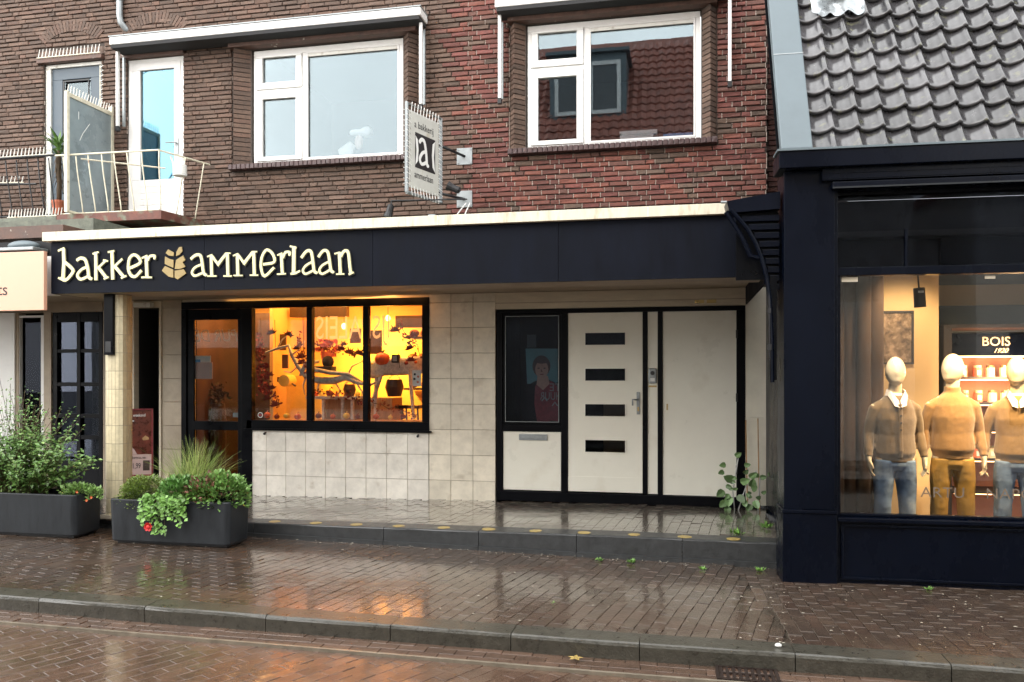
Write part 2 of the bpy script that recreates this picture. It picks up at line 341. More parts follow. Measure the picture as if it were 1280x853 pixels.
def text_mesh(txt, size, m, name, parent, P, rx=R(90), rz=0, depth=.002, mirror=False, T=I4, align='LEFT', sx=1, shear=0, spacing=1.0, kind=None):
    cu = bpy.data.curves.new(name, 'FONT'); cu.body = txt; cu.size = size; cu.extrude = depth; cu.align_x = align; cu.shear = shear; cu.space_character = spacing; cu.resolution_u = 3
    tmp = bpy.data.objects.new('tmp', cu); COL.objects.link(tmp)
    dg = bpy.context.evaluated_depsgraph_get(); me = bpy.data.meshes.new_from_object(tmp.evaluated_get(dg))
    bpy.data.objects.remove(tmp); bpy.data.curves.remove(cu)
    X = wm(parent).inverted() @ T @ Matrix.Translation(P) @ Matrix.Rotation(rz, 4, 'Z') @ Matrix.Rotation(rx, 4, 'X') @ Matrix.Diagonal((-sx if mirror else sx, 1, 1, 1))
    me.transform(X)
    if mirror: me.flip_normals()
    me.materials.clear(); me.materials.append(m)
    o = bpy.data.objects.new(name, me); link(o, parent); return o
def frame_ring(mb, x0, x1, z0, z1, w, y0, y1):
    """four bars of a rectangular frame; uprights between the top and bottom bars"""
    if not isinstance(w, tuple): w = (w, w, w, w)     # left, right, bottom, top
    mb.box(x0, x1, y0, y1, z1 - w[3], z1); mb.box(x0, x1, y0, y1, z0, z0 + w[2])
    mb.box(x0, x0 + w[0], y0, y1, z0 + w[2], z1 - w[3]); mb.box(x1 - w[1], x1, y0, y1, z0 + w[2], z1 - w[3]); return mb
def remesh(o, vox, smooth=2, disp=0, dscale=.1):
    md = o.modifiers.new('r', 'REMESH'); md.mode = 'VOXEL'; md.voxel_size = vox; md.use_smooth_shade = True
    sm = o.modifiers.new('s', 'SMOOTH'); sm.iterations = smooth; sm.factor = .5
    dg = bpy.context.evaluated_depsgraph_get(); me = bpy.data.meshes.new_from_object(o.evaluated_get(dg))
    o.modifiers.clear(); old = o.data; o.data = me; bpy.data.meshes.remove(old)
    if disp:
        ns = [v.normal.copy() for v in me.vertices]
        for v, q in zip(me.vertices, ns):
            c = v.co; v.co = c + q * disp * (noise.noise(Vector((c.x / dscale, c.y / dscale, c.z / (dscale * 1.7)))) + .5 * noise.noise(c * (2.3 / dscale)))
    me.polygons.foreach_set('use_smooth', [True] * len(me.polygons)); return o
# ================================================================ ground
def gz(x): return -.0075 * min(0, x + .5)          # the street rises a little to the left
def pz(x): return .21 + .01 * min(0, x + .5)       # and the raised pavement falls a little
gr = MB().add([(-80, -80, -.35), (80, -80, -.35), (80, 90, -.35), (-80, 90, -.35)], [(0, 1, 2, 3)]).build('ground', M['asphalt'], kind='structure')
def sheet(name, m, x0, x1, y0, y1, fz, dz, skirt=.2):
    b = MB(); xs = [x0, min(x1, -.5), x1] if x0 < -.5 < x1 else [x0, x1]
    vs = []; fs = []
    for x in xs: vs += [(x, y0, fz(x) + dz), (x, y1, fz(x) + dz)]
    for i in range(len(xs) - 1): fs.append((2 * i, 2 * i + 2, 2 * i + 3, 2 * i + 1))
    b.add(vs, fs)
    return b.build(name, m, kind='structure')
walk = sheet('sidewalk', M['joint'], -16, 9, 5.45, 10.2, gz, -.016)
walk.name = 'sidewalk'
road = sheet('road', M['joint'], -16, 9, .2, 5.32, gz, -.126)
raised = sheet('raised_pavement', M['joint'], -14, .95, 7.9, 9.95, pz, -.024)
def pave(parent, m, inside, x0, x1, y0, y1, w, h, ang, fz, dz, cols, nbig, bond=.5, gap=.0032, centre=(-2, 7), zb=.0018, rank=None):
    """lay bricks w x h in rows turned by ang; the nbig nearest are single parts, the rest one joined part"""
    ca, sa = math.cos(ang), math.sin(ang); L = []
    R_ = int(math.hypot(x1 - x0, y1 - y0) / min(w, h)) + 2
    span = math.hypot(x1 - x0, y1 - y0)
    cx, cy = (x0 + x1) / 2, (y0 + y1) / 2
    for r in range(-int(span / 2 / h) - 1, int(span / 2 / h) + 2):
        for c in range(-int(span / 2 / w) - 1, int(span / 2 / w) + 2):
            u = (c + bond * (r % 2)) * w; v = r * h; v += .006 * math.sin(u * 1.7 + 1) + .004 * math.sin(u * 4.1)
            x = cx + u * ca - v * sa; y = cy + u * sa + v * ca
            if x0 < x < x1 and y0 < y < y1 and inside(x, y): L.append((x, y))
    near = sorted(L, key=rank or (lambda p: (p[0] - .4) ** 2 * .35 + p[1] ** 2))
    big, rest = near[:nbig], near[nbig:]
    def und(x, y): return .007 * noise.noise(Vector((x * .9, y * .9, 3))) + .003 * noise.noise(Vector((x * 3, y * 3, 9))) - .005
    var = []
    for i in range(14):
        b = MB(); b.cur = random.choice(cols); b.cur = tuple(v * (.88 + .24 * ((i * 5 % 14) / 14)) for v in b.cur)
        b.paver(0, 0, w - gap, h - gap, ang, 0, b=zb)
        o = b.build('paving_brick', m, None); var.append(o.data); bpy.data.objects.remove(o)
    for i, (x, y) in enumerate(big): piece('paving_brick', var[i * 7 % 14 if random.random() < .5 else random.randrange(14)], parent, (x, y, fz(x) + dz + und(x, y)))
    b = MB()
    for x, y in rest:
        k = random.choice(cols); q = random.uniform(.88, 1.12); b.cur = tuple(v * q for v in k)
        b.paver(x, y, w - gap, h - gap, ang, fz(x) + dz + und(x, y), b=zb)
    if rest: b.build('paving_bricks', m, parent, kind='stuff')
PC = [(.083, .057, .041), (.079, .054, .039), (.089, .058, .042), (.073, .051, .038), (.086, .061, .045)]
PR = [(.118, .07, .048), (.11, .066, .045), (.124, .074, .051), (.105, .063, .044)]
PG = [(.12, .105, .085), (.1, .09, .07), (.14, .12, .1), (.105, .08, .065)]
def kf(x): return 7.86 - .028 * (x + 4.4) if x < 1 else 7.71
# sidewalk: skewed courses in front of the bakery, courses along the kerb by the clothes shop
sk = R(79)
pave(walk, M['paver'], lambda x, y: x < .75 - (y - 5.4) * .12, -11.5, 1.2, 5.40, 7.95, .205, .098, sk, gz, 0, PC, 200)
pave(walk, M['paver'], lambda x, y: x >= .75 - (y - 5.4) * .12 + .01, .3, 6.5, 5.40, 7.5, .185, .095, R(92), gz, 0, PC, 100)
# road: long rows, and three gutter rows along the kerb
pave(road, M['roadpaver'], lambda x, y: True, -9, 3.0, 3.2, 5.12, .205, .1, R(62), gz, -.112, PR, 220)
pave(road, M['roadpaver'], lambda x, y: True, -9, 4.2, 5.04, 5.33, .205, .093, R(0), gz, -.103, PR, 75, rank=lambda p: abs(p[0] - .3))
b = MB(); b.box(-12, -.5, 5.012, 5.036, -.2, -.096); b.box(-.5, 5, 5.012, 5.036, -.2, -.0961)
b.v = [(x, y, z + (gz(x) if z > -.15 else 0)) for x, y, z in b.v]
b.build('gutter_strip', M['channel'], road, label='thin raised stone line in the road along the gutter')
pave(raised, M['paver'], lambda x, y: True, -11.5, .93, 7.97, 9.78, .205, .105, R(84), pz, 0, PG, 150)

# kerbs
kerb = thing('kerb', None, None, (0, 5.3, 0), kind='structure')
def kerbstone(x0, x1, y0, y1, fz, zb, m, parent, rnd=.02, nm='kerb_stone'):
    b = MB(); prof = [(y0 + .004, -zb), (y0, -rnd * 1.2), (y0 + rnd * .35, -rnd * .35), (y0 + rnd, 0), (y1, 0), (y1, -zb)]
    x0 += .003; x1 -= .003; k = len(prof); vs = []; ns = 5
    for i in range(ns):
        x = x0 + (x1 - x0) * i / (ns - 1)
        for q, (y, z) in enumerate(prof): vs.append((x, y + random.uniform(-.0015, .0015), fz(x) + z + (random.uniform(-.0015, .0015) if z > -.05 else 0)))
    fs = [(i * k + q, i * k + q + 1, (i + 1) * k + q + 1, (i + 1) * k + q) for i in range(ns - 1) for q in range(k - 1)]
    fs = [f[::-1] for f in fs] + [tuple(range(k)), tuple(range(ns * k - 1, (ns - 1) * k - 1, -1))]
    b.add(vs, fs); return b.build(nm, m, parent, bevel=0)
xs = [-12.4, -11, -9.6, -8.2, -6.9, -5.86, -4.846, -3.92, -2.93, -1.98, -1.12, -.26, .71, 1.61, 2.52, 3.45, 4.4, 5.4]
for a, c in zip(xs, xs[1:]): kerbstone(a, c, 5.29, 5.5, lambda x: gz(x) + .006, .26, M['kerb'], kerb)
step = thing('step_kerb', None, None, (0, 7.7, 0), kind='structure')
xs = [-13, -11.8, -10.6, -9.4, -8.2, -7.0, -5.8, -4.5, -3.0, -1.98, -.99, .02, .96]
for a, c in zip(xs, xs[1:]):
    k = kerbstone(a, c, 0, .26, lambda x: pz(x) + .004, .34, M['kerbdark'], step, rnd=.012)
    for v in k.data.vertices: v.co.y += kf(v.co.x)
lower = MB()
for a, c in zip(xs, xs[1:]):
    vs = []
    lower.box(a + .002, c - .002, 0, .1, -.2, 0)
lower.v = [(x, kf(x) - .022 + y, (gz(x) + .035) if z > -.1 else z) for x, y, z in lower.v]
lower.build('kerb_foot', M['kerbdark'], step, label='dark ledge at the foot of the step')
for i, x in enumerate([-4.302, -3.816, -3.345, -2.871, -2.376, -1.899, -1.413, -.923, -.435, .044, .494]):
    b = MB(); nn = 22; r0 = random.uniform(.056, .068); r = [r0 * random.uniform(.9, 1.06) for _ in range(nn)]
    y = kf(x) + .105
    b.prismz([(x + r[k] * math.cos(2 * math.pi * k / nn) * 1.05, y + r[k] * math.sin(2 * math.pi * k / nn)) for k in range(nn)], pz(x) + .0041, pz(x) + .0078)
    o = b.build('kerb_marking', M['yellowdot'])
    where = ['beside the right planter', 'second from the right planter', 'third from the right planter', 'below the third bakery window pane', 'below the wall between bakery window and doors', 'just left of the lobby window', 'below the lobby window', 'below the left edge of the slotted door', 'below the intercom', 'fourth to the right of the lobby window, below the plain panel', 'rightmost, below the climbing weed'][i]
    tag(o, 'round yellow dot on the step kerb, ' + where, 'marking', 'yellow dots along the step kerb')
# drain
dr = thing('street_drain', 'rusty cast iron drain grate in the road at the kerb', 'drain', (.4, 5.17, -.11))
b = MB(); frame_ring(b, .22, .60, 0, .24, .02, 0, .02)
b.v = [(x, 5.06 + z, -.13 + y * 1.6) for x, y, z in b.v]; b.build('drain_frame', M['drain'], dr)
for i in range(9):
    x = .243 + i * .0385
    o = MB().box(x, x + .02, 5.082, 5.278, -.13, -.1005).build('grate_bar', M['drain'], dr)
B('grate_rib', M['drain'], dr, .243, .575, 5.172, 5.188, -.13, -.0985)
# litter and a leaf
b = MB()
for i in range(340):
    if random.random() < .3: x = random.uniform(-4.5, .9); y = kf(x) - random.uniform(.03, .13)
    elif random.random() < .6: x = random.uniform(.3, 4.2); y = random.uniform(5.5, 7.1)
    else: x = random.uniform(-7, 1); y = random.uniform(5.5, 7.6)
    s = random.uniform(.004, .017); a = random.uniform(0, 3); z = gz(x) + .004
    b.add([(x + s * math.cos(a), y + s * math.sin(a), z), (x - s * .5 * math.sin(a), y + s * .5 * math.cos(a), z + .003), (x - s * math.cos(a), y - s * math.sin(a), z + .001), (x + s * .5 * math.sin(a), y - s * .5 * math.cos(a), z + .002)], [(0, 1, 2, 3)])
for i in range(80):
    x = random.uniform(-5, .9); y = random.uniform(7.95, 9.7); s = random.uniform(.003, .01); z = pz(x) + .005
    b.add([(x + s, y, z), (x, y + s * .5, z + .002), (x - s, y, z), (x, y - s * .5, z + .002)], [(0, 1, 2, 3)])
tag(b.build('fallen_petals', M['litter']), 'scattered pale petals and crumbs on the wet pavement', 'petals', kind='stuff')
b = MB()
for a in range(5):
    g = a * 1.25 + .3; b.leaf((-.668, 5.2, -.09), (math.cos(g), math.sin(g), .12), (0, 0, 1), .055, .03)
tag(b.build('fallen_leaf', M['yellowdot']), 'yellow fallen leaf lying in the gutter by the street kerb', 'leaf')
b = MB(); b.ell((.62, 5.4, .02), (.022, .018, .014), 10, 6)
tag(b.build('pebble', M['paper'], smooth=True), 'small white pebble on the street kerb above the drain', 'pebble')

# ================================================================ bakery building
YW = 9.8
bak = thing('bakery_building', 'brick bakery building with black shop fascia, cream tiled front and upstairs windows', 'building', (-3, YW, 0))
# --- upper brick wall with openings (x0, x1, z0, z1)
OP = [(-5.63, -3.49, 4.575, 6.135), (-1.878, .25, 4.565, 6.135), (-8.87, -7.93, 3.8, 6.19), (-7.53, -6.65, 3.8, 6.15)]
b = MB(); XL, XR, Z0, Z1 = -13, .992, 3.3, 9.0
cuts = sorted({XL, XR} | {o[0] for o in OP} | {o[1] for o in OP})
for a, c in zip(cuts, cuts[1:]):
    mid = (a + c) / 2; os_ = sorted([o for o in OP if o[0] < mid < o[1]], key=lambda o: o[2]); z = Z0
    for o in os_:
        if o[2] > z: b.box(a, c, YW, YW + .22, z, o[2])
        z = o[3]
    b.box(a, c, YW, YW + .22, z, Z1)
b.build('wall', M['mortar'], bak)
BW, HW, CH = .222, .111, .0622
brown = [(.12, .074, .053), (.106, .066, .048), (.13, .081, .059), (.094, .059, .043), (.122, .07, .05)]
redc = [(.158, .053, .038), (.14, .048, .036), (.168, .058, .041), (.13, .046, .036), (.14, .062, .048), (.155, .05, .041), (.16, .053, .043)]
def bcol(x, z):
    t = noise.noise(Vector((x * .9, z * .9, 1)))
    red = x > -2.75 + .25 * t + random.uniform(-.14, .14)
    if red and (-2.1 < x < -1.85 and z > 4.5): red = False
    if red and random.random() < (.1 if z < 4.5 else .2): red = False
    k = random.choice(redc if red else brown); q = random.uniform(.82, 1.18)
    if not red and x > -2.7: q *= .9
    return tuple(v * q for v in k), x > -2.75
ARCH = [(-8.43, 6.34, .62), (-7.1, 6.36, .62)]
def blocked(x0, x1, z0, z1):
    for o in OP:
        if x1 > o[0] and x0 < o[1] and z1 > o[2] and z0 < o[3]: return o
    return None
NOB = [(-5.92, -3.27, 4.49, 4.575), (-2.1, .44, 4.48, 4.565), (-5.92, -3.27, 6.135, 6.23), (-2.1, .44, 6.135, 6.23), (-8.95, -7.88, 6.19, 6.26), (-7.68, -6.6, 6.15, 6.25), (-8.95, -7.88, 6.26, 6.39), (-7.7, -3.2, 6.34, 6.5), (-2.2, .44, 6.34, 6.5), (-5.915, -5.62, 4.5, 6.2), (-3.49, -3.285, 4.5, 6.2), (-2.09, -1.87, 4.5, 6.2), (.25, .43, 4.5, 6.2)]
walls = []; rows = int((Z1 - 3.5) / CH)
for r in range(rows):
    z = 3.5 + r * CH; x = XL - random.random() * .01 - [0, .05, .111, .16][r % 4]; k = r
    while x < XR:
        w = HW if (k + 2 * r) % 3 == 2 else BW
        k += 1; x0, x1 = x, min(x + w, XR); x += w
        if x1 - x0 < .03: continue
        segs = [(x0, x1)]
        for o in OP + NOB:
            if z + CH * .6 > o[2] and z + CH * .4 < o[3]:
                ns = []
                for a, c in segs:
                    if c <= o[0] or a >= o[1]: ns.append((a, c))
                    else:
                        if a < o[0] - .02: ns.append((a, o[0]))
                        if c > o[1] + .02: ns.append((o[1], c))
                segs = ns
        for a, c in segs:
            if c - a > .025: walls.append((a, c, z))
walls.sort(key=lambda q: (q[0] - 0) ** 2 * .8 + (q[2] - 4.1) ** 2)
sing = [q for q in walls if abs(q[1] - q[0] - BW) < 1e-3 or abs(q[1] - q[0] - HW) < 1e-3]
big = set(sing[:300])
vb = {}
for red in (0, 1):
    for w in (BW, HW):
        for i in range(12):
            m_ = MB(); k = random.choice(redc if red else brown); q = random.uniform(.75, 1.25); m_.cur = tuple(v * q for v in k)
            m_.brickf(-w / 2 + .006, w / 2 - .006, -.022, .02, .0075, CH - .0065, j=.0036, b=.006)
            o = m_.build('brick', M['brick']); vb.setdefault((red, w), []).append(o.data); bpy.data.objects.remove(o)
b = MB(); pb = MB()
for q in walls:
    a, c, z = q; (k, red) = bcol((a + c) / 2, z)
    if red:      # pale upright pointing between red bricks
        if random.random() < .85: pb.box(c - .005, c + .005, YW - .013 + random.uniform(-.002, .002), YW + .004, z + .004, z + CH - .001)
    elif random.random() < .18: pb.box(c - .005, c + .005, YW - .009, YW + .004, z + .006, z + CH - .004)
    if q in big:
        isred = k[0] > 1.8 * k[1]; w = BW if c - a > .15 else HW
        piece('brick', random.choice(vb[(1 if isred else 0, w)]), bak, ((a + c) / 2, YW, z), 0); continue
    b.cur = k; dy = random.uniform(-.004, .002)
    e_ = .005 if red or random.random() < .3 else .0012
    b.brickf(a + e_, c - e_, YW - .022 + dy, YW + .02, z + .0075, z + CH - .0065, j=.0036, b=.006)
b.build('brickwork', M['brick'], bak, kind='stuff'); pb.build('upright_pointing', M['pointing'], bak, kind='stuff')
# triangular brick ribs on either side of the big windows
def rib(x0, xa, x1, z0, z1, p):
    b = MB(); nr = int((z1 - z0) / CH)
    for r in range(nr):
        z = z0 + r * CH; k = random.choice(brown); q = random.uniform(.75, 1.15); b.cur = tuple(v * q for v in k)
        j = random.uniform(-.003, .003)
        b.prismz([(x0, YW + .01), (xa, YW - p + j), (x1, YW + .01)], z + .006, z + CH - .006)
        pp = p - .012
    core = MB().prismz([(x0 + .015, YW + .01), (xa, YW - p + .02), (x1 - .015, YW + .01)], z0, z1)
    o = b.build('brick_rib', M['brick'], bak, bevel=0); core.build('rib_core', M['mortar'], o)
rib(-5.9, -5.83, -5.63, 4.575, 6.14, .12); rib(-3.49, -3.385, -3.285, 4.575, 6.14, .12)
rib(-2.088, -2.01, -1.878, 4.565, 6.14, .12); rib(.25, .35, .43, 4.565, 6.14, .12)
# sills of bricks on edge, lintels
def sill(x0, x1, z0, z1, y=-.13):
    o = MB().box(x0, x1, YW + y + .025, YW + .05, z0, z1 - .006).build('window_sill', M['sillbrick'], bak)
    n_ = int((x1 - x0) / .0625); w = (x1 - x0) / n_; vs = []
    for i in range(4):
        m_ = MB(); m_.brickf(-w / 2 + .004, w / 2 - .004, y, .03, -.004, z1 - z0, j=.002); t = m_.build('sill_brick', M['sillbrick']); vs.append(t.data); bpy.data.objects.remove(t)
    for i in range(n_):
        s_ = bpy.data.objects.new('sill_brick', vs[i % 4]); COL.objects.link(s_); s_.parent = o; s_.location = (x0 + (i + .5) * w - bak.location.x, 0, z0)
sill(-5.91, -3.29, 4.515, 4.577); sill(-2.09, .43, 4.505, 4.567)
def lintel(x0, x1, z0, z1, p=.13): MB().box(x0, x1, YW - p, YW + .05, z0, z1).build('lintel', M['lintelwood'], bak, bevel=.006)
lintel(-5.91, -3.28, 6.14, 6.225); lintel(-2.09, .43, 6.14, 6.225); lintel(-8.95, -7.89, 6.192, 6.25, .07); lintel(-7.67, -6.62, 6.155, 6.235, .07)
def soldier(x0, x1, z0, z1, cols=brown):
    b = MB(); p = MB(); n_ = int((x1 - x0) / .0615); w = (x1 - x0) / n_
    for i in range(n_):
        k = random.choice(cols); q = random.uniform(.88, 1.12); b.cur = tuple(v * q for v in k)
        b.brickf(x0 + i * w + .006, x0 + (i + 1) * w - .006, YW - .017, YW + .02, z0 + .004, z1 - .004, j=.002)
        p.box(x0 + (i + 1) * w - .0055, x0 + (i + 1) * w + .0055, YW - .01, YW + .004, z0 + .006, z1 - .006)
    o = b.build('soldier_course', M['brick'], bak, kind='stuff'); p.build('pointing', M['pointing'], o)
soldier(-8.95, -7.88, 6.265, 6.38); soldier(-7.7, -3.2, 6.34, 6.49); soldier(-2.2, .44, 6.34, 6.49, redc)
for cx_ in (-8.42, -7.1):
    b = MB(); R0 = .78; cz = 6.10
    for i in range(21):
        g0 = R(90 + 44 - i * 88 / 21); g1 = R(90 + 44 - (i + 1) * 88 / 21); e = R(.45)
        k = random.choice(brown); q = random.uniform(.85, 1.1); b.cur = tuple(v * q for v in k); yy = YW - .027 + random.uniform(-.003, .003)
        pts = [(cx_ + r_ * math.cos(g), cz + r_ * math.sin(g) * .86) for r_, g in ((R0 - .17, g0 - e), (R0, g0 - e), (R0, g1 + e), (R0 - .17, g1 + e))]
        b.prism(pts, yy, YW + .02)
    b.build('brick_arch', M['brick'], bak, kind='stuff')
# recessed pier right of the wall, its shade put into the brick colour
b = MB(); b.box(.995, 1.75, YW + .3, YW + .5, 2.5, 8.6); b.build('side_wall', M['mortar'], bak)
b = MB()
for r in range(85):
    z = 3.1 + r * CH
    for i in range(5):
        x0 = .93 + i * BW + (r % 2) * HW; x1 = min(x0 + BW, 1.75); x0 = max(x0, .995)
        k = random.choice(redc); b.cur = tuple(v * .6 for v in k); b.brickf(x0 + .005, x1 - .005, YW + .285, YW + .31, z + .006, z + CH - .006)
b.build('side_brickwork', M['brick'], bak, kind='stuff')
B('wall_edge', M['mortar'], bak, .90, .985, YW + .2, YW + .3, 3.3, 8.6)

# --- upstairs windows
def room(x0, x1, z0, z1, m, parent, d=2.2, y=None, name='room'):
    y = YW + .24 if y is None else y
    b = MB(); b.add([(x0, y, z0), (x1, y, z0), (x1, y, z1), (x0, y, z1), (x0, y + d, z0), (x1, y + d, z0), (x1, y + d, z1), (x0, y + d, z1)],
                    [(4, 5, 6, 7), (0, 4, 7, 3), (1, 2, 6, 5), (0, 1, 5, 4), (3, 7, 6, 2)])
    return b.build(name, m, parent)
def bigwindow(x0, x1, z0, z1, label):
    w = MB(); y0, y1 = YW + .03, YW + .1
    xm0 = x0 + .707; xm1 = xm0 + .062
    frame_ring(w, x0, x1, z0, z1, (.048, .058, .05, .075), y0, y1)
    w.box(xm0, xm1, y0, y1, z0 + .05, z1 - .075)
    zt = z1 - .555
    w.box(x0 + .048, xm0, y0 + .002, y1, zt - .025, zt + .025)
    o = w.build('window', M['white'], bak, label=label, bevel=.006)
    s = MB(); frame_ring(s, x0 + .051, xm0 - .003, zt + .028, z1 - .078, (.085, .085, .085, .03), y0 - .02, y1 - .01); s.build('casement', M['white'], o, bevel=.006, label='small top casement')
    s = MB(); frame_ring(s, x0 + .051, xm0 - .003, z0 + .053, zt - .028, (.085, .085, .055, .08), y0 - .02, y1 - .01); s.build('casement', M['white'], o, bevel=.006, label='tall lower casement')
    MB().box(x0 + .13, xm0 - .08, y0 + .018, y0 + .03, zt + .11, z1 - .11).build('pane', M['glassup'], o)
    MB().box(x0 + .13, xm0 - .08, y0 + .018, y0 + .03, z0 + .1, zt - .11).build('pane', M['glassup'], o)
    MB().box(xm1, x1 - .058, y0 + .022, y0 + .034, z0 + .05, z1 - .075).build('pane', M['glassup'], o)
    s = MB(); frame_ring(s, xm1 + .001, x1 - .059, z0 + .051, z1 - .076, (.02, .02, .02, .012), y0 - .006, y0 + .02); s.build('glazing_bead', M['white'], o)
    s = MB(); s.box(xm1 + .022, x1 - .08, y0 - .004, y0 + .018, z1 - .135, z1 - .09).build('vent_strip', M['whiteold'], o, bevel=.004)
    room(x0 + .02, x1 - .02, z0 - .3, z1 + .1, M['grey'], bak)
    return o
bigwindow(-5.618, -3.499, 4.583, 6.125, 'white framed upstairs window left of the hanging sign')
bigwindow(-1.866, .238, 4.573, 6.125, 'white framed upstairs window on the red brickwork')
# things on the window boards
def leafy(*a): pass
o = thing('ornament', 'white ribbon ornament standing inside the upstairs window left of the hanging sign', 'ornament', (-4.2, YW + .4, 4.6))
b = MB(); b.tube([(-4.35, YW + .22, 4.66), (-4.38, YW + .22, 4.75), (-4.28, YW + .22, 4.86)], [(.1, .05), (.12, .06), (.05, .04)], 10); b.build('cloth', M['paper'], o, smooth=True)
b = MB(); b.ell((-4.12, YW + .22, 5.0), (.17, .08, .06), 12, 8, lambda d: 1 + .25 * math.sin(d.x * 5)); b.build('bow', M['paper'], o, smooth=True)
b = MB(); b.ell((-4.19, YW + .22, 4.87), (.06, .05, .1), 10, 8); b.build('knot', mat('pale_skin_cloth', (.7, .5, .42)), o, smooth=True)
B('board', M['white'], o, -4.6, -3.9, YW + .12, YW + .36, 4.64, 4.655)
bk = thing('book_stack', 'stack of white papers behind the pane on the red brickwork side', 'papers', (-.45, YW + .3, 4.63))
for i in range(5):
    B('book', M['paper'], bk, -.72 + .02 * math.sin(i * 3), -.3 + .03 * math.sin(i * 5), YW + .12, YW + .4, 4.64 + i * .026, 4.664 + i * .026)
B('shelf', M['white'], bk, -1.08, .17, YW + .115, YW + .55, 4.615, 4.638)
o = B('book', M['bluefilm'], None, -.2, .15, YW + .12, YW + .4, 4.642, 4.705); tag(o, 'blue folder lying at the right end of the upstairs window board', 'folder')
# --- balcony doors
d1 = MB(); frame_ring(d1, -8.868, -7.935, 3.82, 6.185, (.075, .02, .03, .045), YW + .02, YW + .12)
d1 = d1.build('balcony_door', M['whiteold'], bak, label='slate blue balcony door behind the frosted screen')
s = MB(); frame_ring(s, -8.79, -7.957, 3.852, 6.138, (.17, .2, .5, .16), YW + .05, YW + .1); s.build('door_leaf', M['dkblue'], d1, bevel=.004)
s = MB(); frame_ring(s, -8.60, -8.176, 4.372, 5.958, (.025, .012, .02, .02), YW + .035, YW + .049); s.build('glazing_bead', M['iron'], d1)
MB().box(-8.615, -8.16, YW + .07, YW + .08, 4.36, 5.97).build('pane', M['glassup'], d1)
room(-8.86, -7.94, 3.7, 6.25, M['grey'], bak)
d2 = MB(); frame_ring(d2, -7.525, -6.655, 3.82, 6.148, (.055, .055, .03, .05), YW + .02, YW + .12)
d2 = d2.build('balcony_door', M['white'], bak, label='white balcony door with blue glass and grooved lower panel')
s = MB(); frame_ring(s, -7.468, -6.712, 3.852, 6.096, (.13, .1, .62, .1), YW + .012, YW + .085); s.build('door_leaf', M['white'], d2, bevel=.006)
for i in range(6):
    z = 3.95 + i * .085; MB().box(-7.33, -6.82, YW + .006, YW + .013, z, z + .075).build('panel_board', M['white'], d2, bevel=.004)
MB().box(-7.35, -6.8, YW + .04, YW + .05, 4.46, 6.0).build('pane', M['glassblue'], d2)
room(-7.52, -6.66, 3.7, 6.2, M['bluewall'], bak)
h = MB(); h.tube([(-6.76, YW + .0, 4.95), (-6.76, YW - .045, 4.95), (-6.9, YW - .05, 4.95)], .009, 6); h.box(-6.785, -6.735, YW + .0, YW + .0119, 4.8, 5.02); h.build('handle', M['steel'], d2)
# --- canopy
can = MB().box(-6.83, .753, 7.68, YW - .01, 3.0, 3.24).build('canopy', M['soffit'], bak, label='flat canopy over the shop front')
xs = [-6.83, -4.95, -3.05, -1.15, .753]
for a, c in zip(xs, xs[1:]): MB().box(a + .002, c - .002, 7.65, 7.68, 2.668, 3.245).build('fascia_panel', M['navy'], can)
MB().box(-6.905, .435, 7.59, 7.9, 3.245, 3.345).build('cap', M['cap'], can, bevel=.004, label='weathered cream metal cap')
for x in (-5.9, -4.2, -2.35, -.3): MB().box(x, x + .012, 7.587, 7.589, 3.247, 3.343).build('cap_joint', M['whiteold'], can)
MB().box(-6.9, .7, 7.9, YW - .02, 3.245, 3.335).build('canopy_roof', M['greyslab'], can)
MB().box(-6.83, .753, 7.681, 8.15, 2.672, 2.99).build('soffit_edge', M['soffit'], can)
MB().box(-8.9, .753, 8.151, YW + .3, 2.801, 2.995).build('soffit_board', M['soffit'], can)
MB().box(-6.85, -6.832, 7.66, 8.2, 2.672, 3.24).build('canopy_end', M['navy'], can)
MB().box(.754, .772, 7.66, YW + .3, 2.6, 3.24).build('canopy_end', M['navy'], can)

MB().box(-9.6, 1.2, YW + .06, YW + .25, 2.775, 2.80).build('wall_head', M['soffit'], bak)
# --- ground floor wall, tiled
MB().box(-7.92, -7.45, YW + .012, YW + .055, .05, 2.8).build('tile_bed', M['grout'], bak)
MB().box(-6.99, -6.68, YW + .012, YW + .055, .05, 2.8).build('tile_bed', M['grout'], bak)
MB().box(-5.70, -3.147, YW + .012, YW + .1, .05, 1.03).build('tile_bed', M['grout'], bak)
MB().box(-3.14, -2.27, YW + .012, YW + .055, .05, 2.8).build('tile_bed', M['grout'], bak)
MB().box(-6.68, -3.14, YW + .012, YW + .055, 2.765, 2.8).build('tile_bed', M['creamboard'], bak)
tm = []
for i in range(8):
    q = random.uniform(.93, 1.07); 
    for w in (.3, .29, .305): pass
tcol = (.68, .63, .53)
def tiles(x0, x1, nx, zs, col, y=YW):
    w = (x1 - x0) / nx
    for za, zb_ in zip(zs, zs[1:]):
        me = []
        for i in range(4):
            q = random.uniform(.92, 1.08); m_ = MB(); m_.cur = tuple(v * q for v in col); m_.brickf(-w / 2 + .0025, w / 2 - .0025, -.003, .012, .0025, zb_ - za - .0025, b=.003, j=.0008)
            t = m_.build('wall_tile', M['tile']); me.append(t.data); bpy.data.objects.remove(t)
        for i in range(nx): piece('wall_tile', random.choice(me), bak, (x0 + (i + .5) * w, y, za))
zt = [.05, .112, .426, .75, 1.074, 1.398, 1.722, 2.046, 2.37, 2.69, 2.8]
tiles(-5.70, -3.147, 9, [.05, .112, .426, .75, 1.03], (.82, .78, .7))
tiles(-3.142, -2.27, 3, zt, (.74, .68, .56)); tiles(-6.99, -6.685, 1, zt, (.42, .35, .26)); tiles(-7.92, -7.45, 1, zt, (.3, .24, .17))
